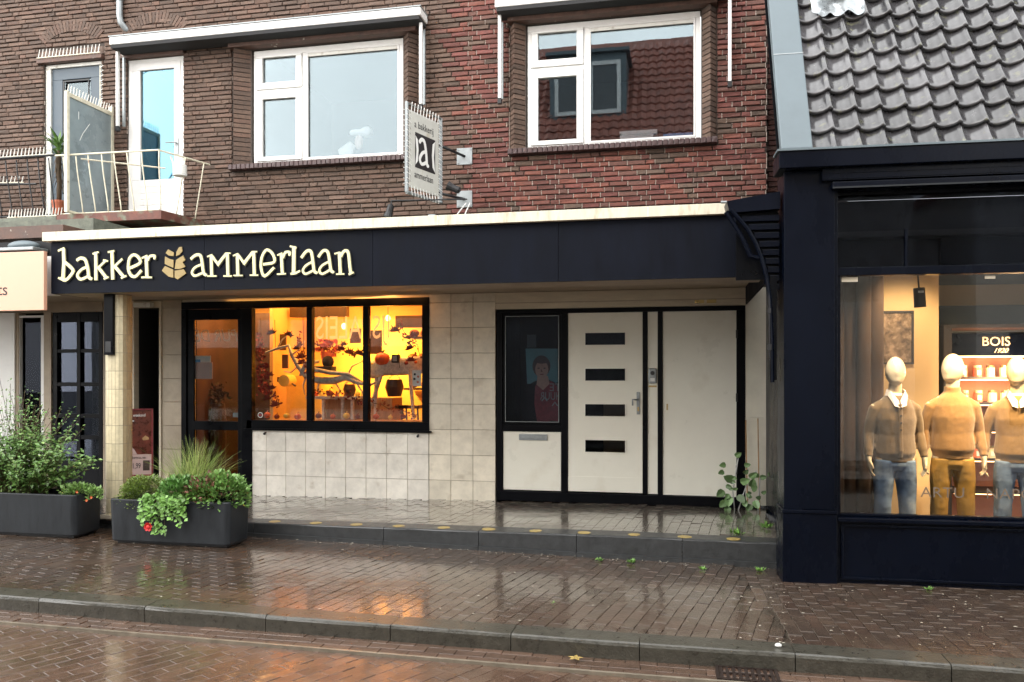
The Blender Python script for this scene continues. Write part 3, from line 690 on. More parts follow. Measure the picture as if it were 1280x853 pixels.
# bakery window and its door
fw = MB(); y0, y1 = YW - .02, YW + .08
fw.box(-6.68, -3.14, y0, y1, 2.665, 2.763); fw.box(-5.70, -3.14, y0, y1, 1.04, 1.165)
fw.box(-5.78, -5.62, y0, y1, .12, 2.664); fw.box(-3.232, -3.14, y0, y1, 1.166, 2.664)
for x in (-4.83, -4.04): fw.box(x, x + .075, y0 + .003, y1, 1.166, 2.664)
fw.box(-6.68, -6.6, y0, y1, .12, 2.664)
shopw = fw.build('shop_window', M['black'], bak, bevel=.005, label='black framed bakery window in three panes')
frs = MB(); frs.box(-5.72, -3.1, y0 - .035, y0 - .001, 1.03, 1.055); frs.build('window_sill', M['black'], shopw, bevel=.004)
for a, c in ((-5.62, -4.83), (-4.755, -4.04), (-3.965, -3.232)):
    MB().box(a, c, YW + .03, YW + .038, 1.166, 2.664).build('pane', M['glassshop'], shopw)
fd = MB(); frame_ring(fd, -6.598, -5.782, .14, 2.66, (.1, .055, .12, .14), y0 + .02, y1 - .01); fd.box(-6.497, -5.838, y0 + .02, y1 - .01, 1.02, 1.14)
fd = fd.build('shop_door', M['black'], bak, bevel=.004, label='black glazed bakery door')
MB().box(-6.497, -5.838, YW + .03, YW + .036, 1.141, 2.52).build('pane', M['glassshop'], fd); MB().box(-6.497, -5.838, YW + .03, YW + .036, .261, 1.019).build('pane', M['glassshop'], fd)
# hooks below the sill
for x in (-5.42, -3.28):
    b = MB(); b.tube([(x, YW, 1.0), (x, YW - .04, 1.0), (x, YW - .05, .97)], .008, 6); b.ell((x, YW - .045, .985), (.018, .018, .018), 8, 6)
    tag(b.build('wall_hook', M['iron'], None, smooth=True), 'small black hook under the %s end of the bakery window sill' % ('left' if x < -4 else 'right'), 'hook')
# dark doorway left
dk = MB(); dk.box(-7.45, -7.41, y0, y1, .1, 2.8); dk.box(-7.02, -6.99, y0, y1, .1, 2.7); dk.box(-7.41, -6.99, y0 + .01, y1, 2.7, 2.79)
dw = dk.build('side_door', M['creamboard'], bak, label='open dark doorway with pale jambs left of the bakery door')
MB().box(-7.41, -7.02, YW + .5, YW + .55, .1, 2.7).build('door_leaf', M['dark'], dw)
B('reveal', M['dark'], dw, -7.43, -7.411, y1 + .001, YW + .6, .1, 2.7); B('reveal', M['dark'], dw, -7.019, -7.0, y1 + .001, YW + .6, .1, 2.7)
B('head', M['dark'], dw, -7.45, -6.99, y1 + .002, YW + .6, 2.701, 2.8)
B('door_lamp', M['whiteold'], dw, -7.36, -7.1, YW - .1, YW - .021, 2.7, 2.76)
B('floor', M['dark'], dw, -7.41, -7.02, YW - .01, YW + .5, .1, .2)
# door set on the right
fs_ = MB(); Y0, Y1 = YW - .01, YW + .09
fs_.box(-2.25, .752, Y0, Y1, 2.535, 2.585)
fs_.box(-2.25, -2.178, Y0, Y1, .32, 2.534); fs_.box(-1.435, -1.355, Y0, Y1, .32, 2.534); fs_.box(-.44, -.385, Y0, Y1, .32, 2.534); fs_.box(-.262, -.205, Y0, Y1, .32, 2.534); fs_.box(.655, .752, Y0, Y1, .32, 2.534)
fs_.box(-2.25, .752, Y0 - .02, Y1, .2, .319); fs_.box(-2.177, -1.436, Y0 + .002, Y1, 1.065, 1.15)
fs_ = fs_.build('entrance_frame', M['black'], bak, bevel=.004, label='black frame of the flat entrance')
b = MB(); frame_ring(b, -2.176, -1.437, 1.151, 2.533, .03, Y0 + .02, Y1 - .01); b.build('window_frame', M['black'], fs_, bevel=.003)
MB().box(-2.15, -1.46, YW + .03, YW + .038, 1.18, 2.505).build('pane', M['glassdark'], fs_)
b = MB(); frame_ring(b, -2.146, -1.466, 1.181, 2.503, .006, Y0 + .012, Y0 + .0195); b.build('glazing_strip', M['steel'], fs_)
MB().box(-2.172, -1.441, YW + .01, YW + .06, .33, 1.06).build('lower_panel', M['cream'], fs_, bevel=.004)
ms_ = MB().box(-1.97, -1.61, YW - .006, YW + .009, .955, 1.03).build('mail_slot', M['steel'], fs_, bevel=.004); MB().box(-1.93, -1.65, YW - .012, YW - .0065, .975, 1.01).build('flap', M['steel'], ms_, bevel=.003)
# door leaf with four slots
dl = MB(); x0, x1 = -1.35, -.445; sx0, sx1 = -1.144, -.647
sl_ = [(2.13, 2.288), (1.692, 1.85), (1.258, 1.415), (.818, .975)]
dl.box(x0, sx0, YW + .005, YW + .06, .335, 2.53); dl.box(sx1, x1, YW + .005, YW + .06, .335, 2.53)
zz = 2.53
for a, c in sl_: dl.box(sx0, sx1, YW + .005, YW + .06, c, zz); zz = a
dl.box(sx0, sx1, YW + .005, YW + .06, .335, zz)
dl = dl.build('front_door', M['cream'], bak, label='cream front door with four slot windows')
MB().box(x0, x1, YW - .001, YW + .0045, .337, .52).build('kick_plate', M['cream'], dl)
for a, c in sl_:
    o = frame_ring(MB(), sx0 - .006, sx1 + .006, a - .006, c + .006, .012, YW - .004, YW + .004).build('slot_frame', M['cream'], dl, bevel=.002)
    MB().box(sx0, sx1, YW + .03, YW + .036, a, c).build('slot_pane', M['glassdark'], o)
hd = MB().box(-.515, -.475, YW - .008, YW + .004, 1.29, 1.56).build('handle', M['steel'], dl, bevel=.003)
b = MB(); b.tube([(-.495, YW, 1.47), (-.495, YW - .06, 1.47), (-.56, YW - .065, 1.47), (-.56, YW - .065, 1.40)], .011, 8); b.build('grip', M['steel'], hd, smooth=True)
MB().box(-.505, -.485, YW - .02, YW - .0085, 1.33, 1.38).build('cylinder', M['brass'], hd)
MB().box(-.382, -.265, YW + .008, YW + .05, .33, 2.53).build('side_strip', M['cream'], fs_)
MB().box(-.202, .652, YW + .008, YW + .05, .325, 2.53).build('plain_panel', M['cream'], fs_, label='plain cream panel door')
MB().box(-.16, -.143, YW + .0, YW + .0078, 1.345, 1.42).build('keyhole', M['brass'], fs_)
ic = thing('intercom', 'silver door intercom on the strip right of the slotted door', 'intercom', (-.32, YW, 1.75))
MB().box(-.372, -.276, YW - .018, YW + .007, 1.665, 1.85).build('plate', M['steel'], ic, bevel=.012)
b = MB(); b.tube([(-.324, YW - .017, 1.79), (-.324, YW - .026, 1.79)], .026, 14); b.build('camera_lens', M['ink'], ic); MB().box(-.35, -.298, YW - .022, YW - .0185, 1.69, 1.73).build('button', M['paper'], ic)
o = B('name_plate', M['brass'], None, -.372, -.276, YW + .0, YW + .0075, 1.62, 1.64); tag(o, 'small brass name plate under the intercom', 'plate')
# lintel board with vents, right pier
lb = MB().box(-2.265, .755, YW - .03, YW + .05, 2.59, 2.795).build('lintel_board', M['creamboard'], bak)
MB().box(-2.265, .755, YW - .036, YW - .031, 2.66, 2.672).build('board_line', M['soffit'], lb)
for x in (.17, .31): MB().box(x, x + .11, YW - .038, YW - .031, 2.62, 2.66).build('vent', M['brass'], lb)
rp = MB().box(.757, 1.06, YW - .02, YW + .05, .235, 1.27).box(.757, 1.06, YW - .02, YW + .05, 1.273, 2.795).build('pier_panel', M['creamboard'], bak)
rp.data.materials[0] = mat('pier_cream', (.74, .7, .59), rough=.5, var=.1, scale=3)
MB().box(1.062, 1.115, YW - .22, YW + .1, .15, 2.9).build('black_pipe', M['black'], bak, label='black pipe in the corner beside the pier')
MB().box(.773, 1.3, YW - .02, YW + .05, 2.796, 3.3).build('wall_patch', M['mortar'], bak)
for z in (.6, 1.45, 2.2): MB().box(.645, .668, YW - .028, YW - .0105, z, z + .1).build('hinge', M['iron'], fs_, bevel=.004)
# dark lobby behind the entrance
room(-2.3, .9, .1, 2.8, M['dark'], bak, d=1.6, y=YW + .12, name='lobby')
B('lobby_lit_strip', M['beige'], bak, -1.0, -.7, YW + .9, YW + .95, .3, 1.6)
# --- tiled pillar
pil = thing('pillar', 'sand coloured tiled pillar with a narrow black box, carrying the canopy', 'pillar', (-6.13, 8.0, .15))
NP = 20; rx, ry = .13, .115; cxp, cyp = -6.212, 7.945
def pp(g):
    c_, s_ = math.cos(g), math.sin(g); e = .72
    return (cxp + rx * math.copysign(abs(c_) ** e, c_), cyp + ry * math.copysign(abs(s_) ** e, s_))
b = MB(); b.prismz([(cxp + (p[0] - cxp) * .97, cyp + (p[1] - cyp) * .97) for p in [pp(2 * math.pi * k / 60) for k in range(60)]], .14, 2.67); b.build('pillar_core', M['grout'], pil)
# spread the tiles evenly round the outline
per = [pp(2 * math.pi * k / 720) for k in range(720)]; cum = [0]
for k in range(720): a, c = per[k], per[(k + 1) % 720]; cum.append(cum[-1] + math.hypot(a[0] - c[0], a[1] - c[1]))
def at_len(s_):
    s_ %= cum[-1]; lo = 0; hi = 720
    while hi - lo > 1:
        m_ = (lo + hi) // 2
        if cum[m_] <= s_: lo = m_
        else: hi = m_
    return per[lo % 720]
zr = [.17, .23, .386] + [.386 + .2035 * i for i in range(1, 12)]; zr[-1] = 2.668
for za, zb_ in zip(zr, zr[1:]):
    for k in range(NP):
        a = at_len(cum[-1] * (k + .04) / NP); c = at_len(cum[-1] * (k + .96) / NP)
        if a[1] > 7.99: continue
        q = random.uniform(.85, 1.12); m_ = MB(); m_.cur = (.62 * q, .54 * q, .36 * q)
        if a[0] > -6.11: m_.cur = (.4 * q, .31 * q, .18 * q)  # right-facing side darker, its shade put into the tile colour
        nx_, ny_ = c[1] - a[1], -(c[0] - a[0]); L_ = math.hypot(nx_, ny_); 
        i_ = .012
        m_.prismz([a, c, (c[0] - nx_ / L_ * i_, c[1] - ny_ / L_ * i_), (a[0] - nx_ / L_ * i_, a[1] - ny_ / L_ * i_)], za + .003, zb_ - .003)
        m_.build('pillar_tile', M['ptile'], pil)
o = MB().box(-6.285, -6.17, 7.79, 7.829, 1.99, 2.668).build('black_box', M['black'], pil, bevel=.004); MB().box(-6.262, -6.192, 7.785, 7.7895, 2.02, 2.14).build('label_plate', M['iron'], o)
MB().box(-6.355, -6.07, 7.82, 8.07, .155, .2).build('pillar_foot', M['creamboard'], pil, bevel=.004)
# ================================================================ clothes shop on the right (own axes SH)
shop = thing('clothes_shop', 'navy clothes shop front with steep grey tiled roof at the right edge', 'building', (0, 0, 0), T=SH)
def SB(name, m, x0, x1, y0, y1, z0, z1, parent=None, bevel=0, label=None): return MB().box(x0, x1, y0, y1, z0, z1).build(name, m, parent or shop, T=SH, bevel=bevel, label=label)
nv = M['shopnavy']
pl_ = SB('pilaster', nv, 0, .415, 0, .34, .62, 3.50, bevel=.004)
SB('plinth', nv, -.012, .427, -.012, .34, -.02, .585, pl_, bevel=.004); SB('plinth_moulding', nv, -.018, .433, -.022, .34, .586, .619, pl_, bevel=.006)
SB('pilaster_edge', nv, .416, .44, .02, .2, .02, 3.42, pl_, bevel=.004)
sp = SB('window_plinth', nv, .44, 5.0, .05, .3, -.02, .52)
b = MB(); frame_ring(b, .47, 4.98, .03, .50, .022, .028, .049); b.build('panel_moulding', nv, sp, T=SH, bevel=.004)
SB('window_sill', nv, .434, 5.0, -.005, .3, .521, .56, sp, bevel=.008)
SB('side_wall', nv, .22, .40, .345, 3.4, -.02, 3.66)
sw = MB(); sw.box(.44, .475, .07, .14, .561, 2.61); sw.box(.44, 5, .06, .16, 2.61, 2.68); sw.box(.475, 5, .07, .14, .561, .585); sw = sw.build('shop_window', nv, shop, T=SH, bevel=.004, label='large navy framed display window')
SB('pane', M['glassshop'], .475, 4.9, .10, .108, .586, 2.609, sw)
SB('sticker', M['creamboard'], .49, .62, .094, .0995, 2.56, 2.6, sw); SB('sticker', M['creamboard'], 1.62, 1.70, .094, .0995, 2.565, 2.59, sw)
SB('transom_pane', M['glassdark'], .44, 5, .12, .126, 2.681, 3.30, sw); 
SB('transom_panel', nv, .44, 5, .34, .36, 2.681, 3.30, sw); SB('transom_sign', M['navy'], 1.35, 5, .3, .338, 2.72, 2.98, sw)
SB('transom_bar', nv, 1.0, 1.02, .1, .119, 2.681, 3.0, sw)
aw = thing('awning_box', 'folded navy awning box above the display window', 'awning', (.379, -.08, 3.35), T=SH)
SB('cassette', nv, .379, 5, -.07, .12, 3.325, 3.385, aw, bevel=.008); SB('edge_profile', M['planter'], .379, 5, -.078, -.071, 3.327, 3.34, aw)
SB('cornice', nv, .30, 5, -.06, .3, 3.40, 3.50); SB('cornice_line', nv, .30, 5, -.066, -.061, 3.455, 3.462); SB('cornice_line', nv, .30, 5, -.066, -.061, 3.41, 3.416)
gt = SB('gutter', nv, -.06, 5, -.12, .2, 3.502, 3.645, bevel=.006); SB('gutter_rim', M['zinc'], -.075, 5, -.135, .1, 3.6455, 3.662, gt)
SB('awning_recess', M['black'], .42, 5, .10, .34, 3.301, 3.50)
SB('transom_soffit', M['black'], .44, 5, .165, .34, 2.64, 2.68)  # added board that keeps the spot light off the transom
# roof
SL = R(66); cs, sn = math.cos(SL), math.sin(SL)
RT = SH @ Matrix.Translation((0, -.02, 3.66)) @ Matrix.Rotation(SL, 4, 'X')     # local: x along eaves, y up the slope, z out of the roof
roof = MB().add([(-.05, 0, -.06), (5, 0, -.06), (5, 3.2, -.06), (-.05, 3.2, -.06)], [(0, 1, 2, 3)]).build('roof', M['black'], shop, T=RT)
RW, RH = .2, .213
tv = []
for i in range(6):
    b = MB(); q = random.uniform(.5, 1.5); b.cur = (.075 * q, .073 * q, .078 * q)
    NS = 12; prof = []
    for k in range(NS + 1):
        t = k / NS; x = t * (RW + .01)
        # wide hollow on the left, narrow roll on the right
        zc = .012 - .03 * math.sin(math.pi * min(t / .74, 1)) if t < .74 else .012 + .026 * math.sin(math.pi * (t - .74) / .26)
        prof.append((x, zc))
    vs = []
    for (yy, lift) in ((-.012, .044), (.015, .046), (RH * .5, .024), (RH + .05, .0)):
        for x, zc in prof: vs.append((x, yy, zc * 1.15 + lift))
    n1 = NS + 1
    fs = [(r * n1 + k, r * n1 + k + 1, (r + 1) * n1 + k + 1, (r + 1) * n1 + k) for r in range(3) for k in range(NS)]
    vs += [(x, -.003, zc + lift2) for (x, zc) in prof for lift2 in (.012,)]
    fs += [(4 * n1 + k, 4 * n1 + k + 1, k + 1, k) for k in range(NS)]
    b.add(vs, fs); o = b.build('roof_tile', M['rooftile'], smooth=True); tv.append(o.data); bpy.data.objects.remove(o)
    o_me = tv[-1]; sh = o_me.attributes.get('sharp_edge')
for r in range(14):
    for c in range(16):
        me = random.choice(tv)
        o = bpy.data.objects.new('roof_tile', me); COL.objects.link(o); o.parent = roof
        Xl = wm(roof).inverted() @ RT @ Matrix.Translation((.21 + c * RW, -.03 + r * RH, random.uniform(-.003, .004))) @ Matrix.Rotation(random.uniform(-.014, .014), 4, 'Z') @ Matrix.Rotation(random.uniform(-.03, .03), 4, 'Y')
        o.matrix_local = Xl
MB().box(-.04, .215, -.03, 3.2, .0, .085).build('verge_sheet', M['zinc'], roof, T=RT, bevel=.01, label='smooth blue grey sheet along the left verge')
MB().box(-.04, .215, 1.02, 1.03, .0855, .088).build('sheet_seam', M['steel'], roof, T=RT)
b = MB(); g = 26; vs = []
for i in range(g):
    for j in range(g):
        u = i / (g - 1); v = j / (g - 1); x = .33 + u * .46; y = 1.52 + v * .7 - .07 * abs(math.sin(u * 9))
        vs.append((x, y, .075 + .02 * noise.noise(Vector((x * 14, y * 14, 0))) + .03 * math.sin(u * math.pi * 4) * .5))
b.add(vs, [(i * g + j, (i + 1) * g + j, (i + 1) * g + j + 1, i * g + j + 1) for i in range(g - 1) for j in range(g - 1)])
b.build('foil_flashing', M['foil'], roof, T=RT, smooth=True, label='crumpled silver flashing at the chimney foot')
MB().box(.5, .64, 1.66, 2.3, .08, .3).build('roof_vent', M['zinc'], roof, T=RT, bevel=.02)
# side bracket with slats and curved brace
br = thing('slatted_bracket', 'dark slatted side bracket with curved brace left of the navy pilaster', 'bracket', (-.03, .1, 2.4), T=SH)
def bx(name, x0, x1, y0, y1, z0, z1): return MB().box(x0, x1, y0, y1, z0, z1).build(name, nv, br, T=SH, bevel=.003)
MB().prism([(-.47, 3.28), (-.02, 3.35), (-.02, 3.20), (-.40, 3.18), (-.45, 3.2)], .06, .3).build('top_board', nv, br, T=SH)
arc = [(-.43, 3.2), (-.36, 3.12), (-.29, 3.03), (-.22, 2.9), (-.17, 2.76), (-.13, 2.6), (-.105, 2.42)]
for i in range(9):
    z = 3.13 - i * .075
    xa = -.4
    for (p, q), (r_, s_) in zip(arc, arc[1:]):
        if s_ <= z <= q: xa = p + (r_ - p) * (z - q) / (s_ - q)
    MB().box(xa + .03, -.02, .10, .14, z - .026, z + .026).build('slat', nv, br, T=SH, bevel=.004)
MB().box(-.38, -.02, .16, .18, 2.6, 3.19).build('back_board', M['black'], br, T=SH)
MB().tube([(x, .07, z) for x, z in arc] + [(-.09, .07, 2.1), (-.085, .07, 1.7)], [(.018, .03)] * 9, 8).build('curved_brace', nv, br, T=SH)
MB().tube([(x - .045, .08, z - .01 - .03 * i) for i, (x, z) in enumerate(arc[:4])] + [(-.19, .08, 2.78)], .02, 6).build('lower_brace', nv, br, T=SH)
MB().box(-.105, -.05, .06, .2, 1.72, 2.62).build('post', M['black'], br, T=SH)
b = MB(); b.tube([(-.115, .05, 2.5), (-.11, .05, 1.9)], .007, 6); b.box(-.13, -.095, .04, .075, 1.98, 2.03); b.box(-.13, -.1, .04, .07, 2.3, 2.34); b.build('lock_rod', M['iron'], br, T=SH)
b = MB(); b.tube([(-.47, .05, 3.27), (-.52, .05, 3.27)], .012, 8); b.build('end_bolt', M['steel'], br, T=SH)

# ---- shop interior
inn = MB(); x0, x1, y0, y1, z0, z1 = .44, 6, .14, 3.6, .10, 3.0
shell = thing('shop_interior', 'warm lit inside of the clothes shop with dark curtain and beige wall', 'interior', (2, 2, .1), T=SH, kind='structure')
SB('shop_floor', M['darkwood'], .3, 6, .16, 3.7, .0, .10, shell); SB('back_wall', M['charcoal'], .3, 6, 3.6, 3.7, .1, 3, shell); SB('ceiling', M['charcoal'], .3, 6, .16, 3.7, 2.95, 3, shell)
SB('right_wall', M['beige'], 5.9, 6, .16, 3.6, .1, 2.95, shell)
for i in range(6): MB().tube([(.5 + i * .13, 1.5 + .04 * (i % 2), .1), (.5 + i * .13, 1.5 + .04 * (i % 2), 2.95)], [(.075, .05)] * 2, 8).build('curtain_fold', M['curtain'], shell, T=SH, smooth=True)
SB('panel_wall', M['beige'], 1.22, 1.83, 1.98, 2.1, .1, 2.95, shell); SB('panel_return', M['beige'], 1.831, 1.9, 2.0, 3.0, .1, 2.95, shell)
SB('back_panel', M['greypanel'], 1.86, 5, 2.62, 2.7, 2.1, 2.95, shell); SB('light_band', M['beige'], 1.87, 5, 2.60, 2.619, 2.55, 2.78, shell)
SB('low_plinth', M['beige'], 1.15, 1.56, 1.6, 1.95, .1, .92, shell, label='beige display block')
pc = thing('wall_picture', 'black framed photograph print on the beige shop wall behind the first mannequin', 'picture', (1.46, 1.96, 2.15), T=SH)
b = MB(); frame_ring(b, 1.27, 1.64, 1.88, 2.45, .02, 1.95, 1.979); b.build('picture_frame', M['ink'], pc, T=SH)
SB('print', mat('grey_photo_print', (.2, .15, .11), rough=.25, var=.9, scale=11), 1.291, 1.619, 1.966, 1.978, 1.901, 2.429, pc)
# perfume cabinet with shelves
cab = thing('shelf_cabinet', 'black cabinet with lit shelves and gold lettered header behind the mannequins', 'cabinet', (2.6, 2.6, .1), T=SH)
SB('side_panel', M['ink'], 1.95, 2.03, 2.0, 2.58, .1, 2.26, cab); SB('side_panel', M['ink'], 3.6, 3.68, 2.0, 2.58, .1, 2.26, cab); SB('top_board', M['ink'], 1.95, 3.68, 2.0, 2.58, 2.261, 2.30, cab)
SB('back_board', mat('lit_cabinet_back', (.6, .25, .14), var=.1), 2.031, 3.599, 2.54, 2.58, .1, 2.2, cab); hdr = SB('header', M['shopnavy'], 2.031, 3.599, 2.03, 2.06, 1.97, 2.2, cab)
text_mesh('BOIS', .135, mat('ivory_lettering', (.85, .75, .55), var=0), 'header_letters', hdr, (2.33, 2.026, 2.075), T=SH, depth=.002)
text_mesh('1920', .07, mat('ivory_script', (.85, .75, .55), var=0), 'header_script', hdr, (2.44, 2.026, 2.0), T=SH, depth=.002, shear=.5)
sf = []
for z in (1.72, 1.45, 1.16, .85, .5):
    s_ = SB('shelf', M['ink'], 2.031, 3.599, 2.1, 2.539, z, z + .025, cab); sf.append(z + .025)
    SB('shelf_light', M['lampon'], 2.1, 3.5, 2.13, 2.145, z - .012, z - .001, s_)
SB('header_light', M['lampon'], 2.1, 3.5, 2.13, 2.15, 1.955, 1.969, cab)
def jar(kind, lid):
    t = thing('candle_jar', 'x', 'jar', (0, 0, 0)); b = MB(); b.tube([(0, 0, 0), (0, 0, .1)], .046, 12); b.build('glass', M[kind], t, smooth=False)
    b = MB(); b.tube([(0, 0, .1005), (0, 0, .125)], .04, 12); b.build('lid', M[lid], t); b = MB(); b.box(-.02, .02, -.0475, -.045, .02, .07); b.build('label', M['paper'], t); return t
j1 = jar('jarpink', 'jarlight'); j2 = jar('jarlight', 'brass'); f1 = f2 = True
for si, z in enumerate(sf[:4]):
    for i in range(11):
        x = 2.1 + i * .137 + random.uniform(-.012, .012); p = SH @ Vector((x, 2.25, z)); pink = i < 3
        lab = ('pink' if pink else 'ivory') + ' candle jar, ' + ['first', 'second', 'third', 'fourth', 'fifth', 'sixth', 'seventh', 'eighth', 'ninth', 'tenth', 'eleventh'][i] + ' from the left on the ' + ['topmost', 'second', 'third', 'fourth'][si] + ' lit shelf'
        src = j1 if pink else j2
        if pink and f1: src.location = p; src['label'] = lab; f1 = False; t = src
        elif not pink and f2: src.location = p; src['label'] = lab; f2 = False; t = src
        else: t = dup(src, p, lab)
        t['group'] = 'candle jars on the lit shelves'; t.rotation_euler = (0, 0, R(2.3))
# ceiling spot lamp
lp = thing('ceiling_spot', 'black track spot lamp hanging above the first mannequin', 'lamp', (1.36, .9, 2.45), T=SH)
b = MB(); b.tube([(1.36, .9, 2.58), (1.37, .9, 2.40)], [.05, .052], 16); b.build('lamp_body', M['ink'], lp, T=SH, smooth=False); b = MB(); b.tube([(1.36, .9, 2.58), (1.35, .9, 2.7)], .008, 6); b.box(1.15, 1.6, .87, .93, 2.70, 2.75); b.build('lamp_arm', M['ink'], lp, T=SH)
MB().box(1.335, 1.385, .845, .849, 2.53, 2.55).build('lamp_mark', M['paper'], lp, T=SH)
def light(name, kind, loc, e, col, T=I4, size=.3, rot=None, spot=None, target=None):
    L_ = bpy.data.lights.new(name, kind); L_.energy = e; L_.color = col
    if kind == 'AREA': L_.size = size
    if kind in ('POINT', 'SPOT'): L_.shadow_soft_size = size
    if kind == 'SPOT': L_.spot_size = R(spot or 70); L_.spot_blend = .7
    o = bpy.data.objects.new(name, L_); COL.objects.link(o); p = T @ Vector(loc); o.location = p
    if target is not None: o.rotation_euler = (T @ Vector(target) - p).to_track_quat('-Z', 'Y').to_euler()
    return o
light('spot_light', 'SPOT', (1.75, .22, 2.6), 95, (1, .66, .32), SH, .04, spot=75, target=(1.62, .8, 1.2))
light('spot_light', 'SPOT', (2.3, .22, 2.6), 105, (1, .68, .34), SH, .04, spot=75, target=(2.1, .8, 1.4))
light('spot_light', 'SPOT', (.95, .22, 2.6), 45, (1, .8, .55), SH, .04, spot=75, target=(1.1, .8, 1.3))
light('spot_light', 'SPOT', (1.5, 1.2, 2.9), 40, (1, .68, .34), SH, .1, spot=110, target=(1.5, 2.0, 1.4))
light('shelf_glow', 'POINT', (2.6, 1.8, 1.75), 30, (1, .6, .3), SH, .15)
text_mesh('ARTU', .125, M['vinyldark'], 'a', None, (1.12, .0965, .735), T=SH, depth=.0006, sx=1.05, spacing=1.05).name = 'window_lettering'
wl = bpy.data.objects['window_lettering']; tag(wl, 'dark lettering ARTU on the display window glass', 'lettering')
w2_ = text_mesh('NAPOLI', .125, M['vinyldark'], 'window_lettering', None, (1.625, .0965, .735), T=SH, depth=.0006, sx=1.05, spacing=1.05); tag(w2_, 'dark lettering NAPOLI on the display window glass, cut by the photo edge', 'lettering')

# ---- mannequins
def mannequin(u, v, turn, headturn, label, knit, legs, hemz, collar, armdx=0, roll=False, buttons=False, tilt=0, scale=1.0, rad=0):
    """standing figure, 1.85 m, faceless; x to its left as seen, y backwards"""
    t = thing('mannequin', label, 'mannequin', (u, v, .10), T=SH, rz=turn)
    Tm = SH @ Matrix.Translation((u, v, .10)) @ Matrix.Rotation(turn, 4, 'Z') @ Matrix.Scale(scale, 4)
    b = MB()
    # body core: pelvis to neck
    b.tube([(0, 0, .86), (0, 0, .95), (0, 0, 1.08), (0, -.005, 1.22), (0, -.005, 1.34), (0, .0, 1.43), (0, .0, 1.48)], [(.11, .07), (.11, .07), (.11, .07), (.125, .085), (.135, .09), (.14, .085), (.07, .06)], 20, side=(1, 0, 0))
    hd = Matrix.Rotation(headturn, 3, 'Z')
    b.tube([(0, .0, 1.44), (0, -.005, 1.5), (0, -.012, 1.585)], [.066, .056, .056], 16)
    def face(d):
        q = 1
        if d.z < 0: q *= 1 - .12 * abs(d.z)
        return q
    # head: an egg with a jaw, a slight brow and a flat face
    k0 = len(b.v); b.ell((0, 0, 0), (.087, .11, .142), 26, 20)
    for i in range(k0, len(b.v)):
        x, y, z = b.v[i]
        if z < 0: x *= 1 - .38 * (z / .142) ** 2; 
        if y > 0 and z < -.02: y *= 1 - .5 * min(1, (-z - .02) / .1)
        if y < 0: y = y * .94 - .012 * math.exp(-((z + .09) / .03) ** 2) - .01 * math.exp(-((z + .005) / .03) ** 2) * math.exp(-(x / .014) ** 2)
        p = hd @ Vector((x, y, z)); b.v[i] = (p.x, p.y - .015, p.z + 1.69)
    arms = []
    for s in (-1, 1):
        sh_, el, wr = Vector((s * .168, 0, 1.365)), Vector((s * (.222 + armdx), .03, 1.13)), Vector((s * (.245 + armdx), -.05, .90))
        arms.append((sh_, el, wr))
        b.tube([Vector((s * .11, 0, 1.37)), sh_, (sh_ + el) / 2, el, (el + wr) / 2, wr], [.05, .052, .045, .038, .034, .025], 12)
        # hand: palm and five fingers
        d = Vector((0, -.12, -1)).normalized(); inn_ = Vector((-s, 0, 0))
        b.tube([wr, wr + d * .035, wr + d * .07, wr + d * .095], [(.022, .028), (.018, .038), (.017, .041), (.013, .038)], 12, side=(1, 0, 0))
        for f, (off, L_) in enumerate(((-.031, .068), (-.011, .078), (.01, .073), (.029, .058))):
            p0 = wr + d * .088 + Vector((0, off, 0)); p1 = p0 + d * L_ * .45 + inn_ * .006; p2 = p1 + d * L_ * .3 + inn_ * .014; p3 = p2 + d * L_ * .22 + inn_ * .018
            b.tube([p0 - d * .02, p0, p1, p2, p3], [.0095, .0095, .009, .008, .006], 8)
        q0 = wr + d * .03 + Vector((0, -.03, 0)); b.tube([q0 + Vector((0, .015, 0)), q0, q0 + Vector((-s * .012, -.022, -.03)), q0 + Vector((-s * .02, -.028, -.062))], [.014, .013, .011, .008], 8)
    for s in (-1, 1):
        b.tube([(s * .085, 0, .9), (s * .1, 0, .7), (s * .105, -.01, .48), (s * .11, .01, .3), (s * .115, .02, .1), (s * .115, .02, .06)], [.085, .08, .055, .055, .036, .036], 14)
        b.tube([(s * .115, .05, .045), (s * .12, -.02, .04), (s * .13, -.13, .025), (s * .132, -.16, .02)], [(.035, .04), (.04, .036), (.045, .022), (.03, .015)], 12, side=(1, 0, 0))
    o = b.build('body', M['mannequin'], t, T=Tm); remesh(o, .0065, 2)
    # sweater
    b = MB(); hz = hemz
    b.tube([(0, 0, hz), (0, 0, hz + .045), (0, -.004, hz + .09), (0, -.01, 1.12), (0, -.01, 1.26), (0, -.005, 1.36), (0, 0, 1.43), (0, .002, 1.475), (0, 0, 1.49)], [(.162, .118), (.166, .12), (.182, .134), (.166, .116), (.18, .124), (.172, .116), (.135, .096), (.085, .078), (.068, .066)], 28, side=(1, 0, 0))
    for s, (sh_, el, wr) in zip((-1, 1), arms):
        cuff = wr + (el - wr).normalized() * .015
        b.tube([Vector((s * .07, 0, 1.385)), Vector((s * .13, 0, 1.378)), sh_ + Vector((s * .004, 0, -.015)), (sh_ + el) / 2 + Vector((s * .006, 0, 0)), el, (el + wr) / 2, cuff + (el - wr).normalized() * .06, cuff + (el - wr).normalized() * .045, cuff], [.056, .06, .06, .054, .047, .043, .041, .035, .034], 16)
    if roll: b.tube([(0, 0, 1.45), (0, -.005, 1.5), (0, -.007, 1.535)], [(.078, .074), (.069, .068), (.068, .067)], 20, side=(1, 0, 0))
    sw_ = b.build('sweater', knit, t, T=Tm); remesh(sw_, .009, 3, disp=.0035, dscale=.1)
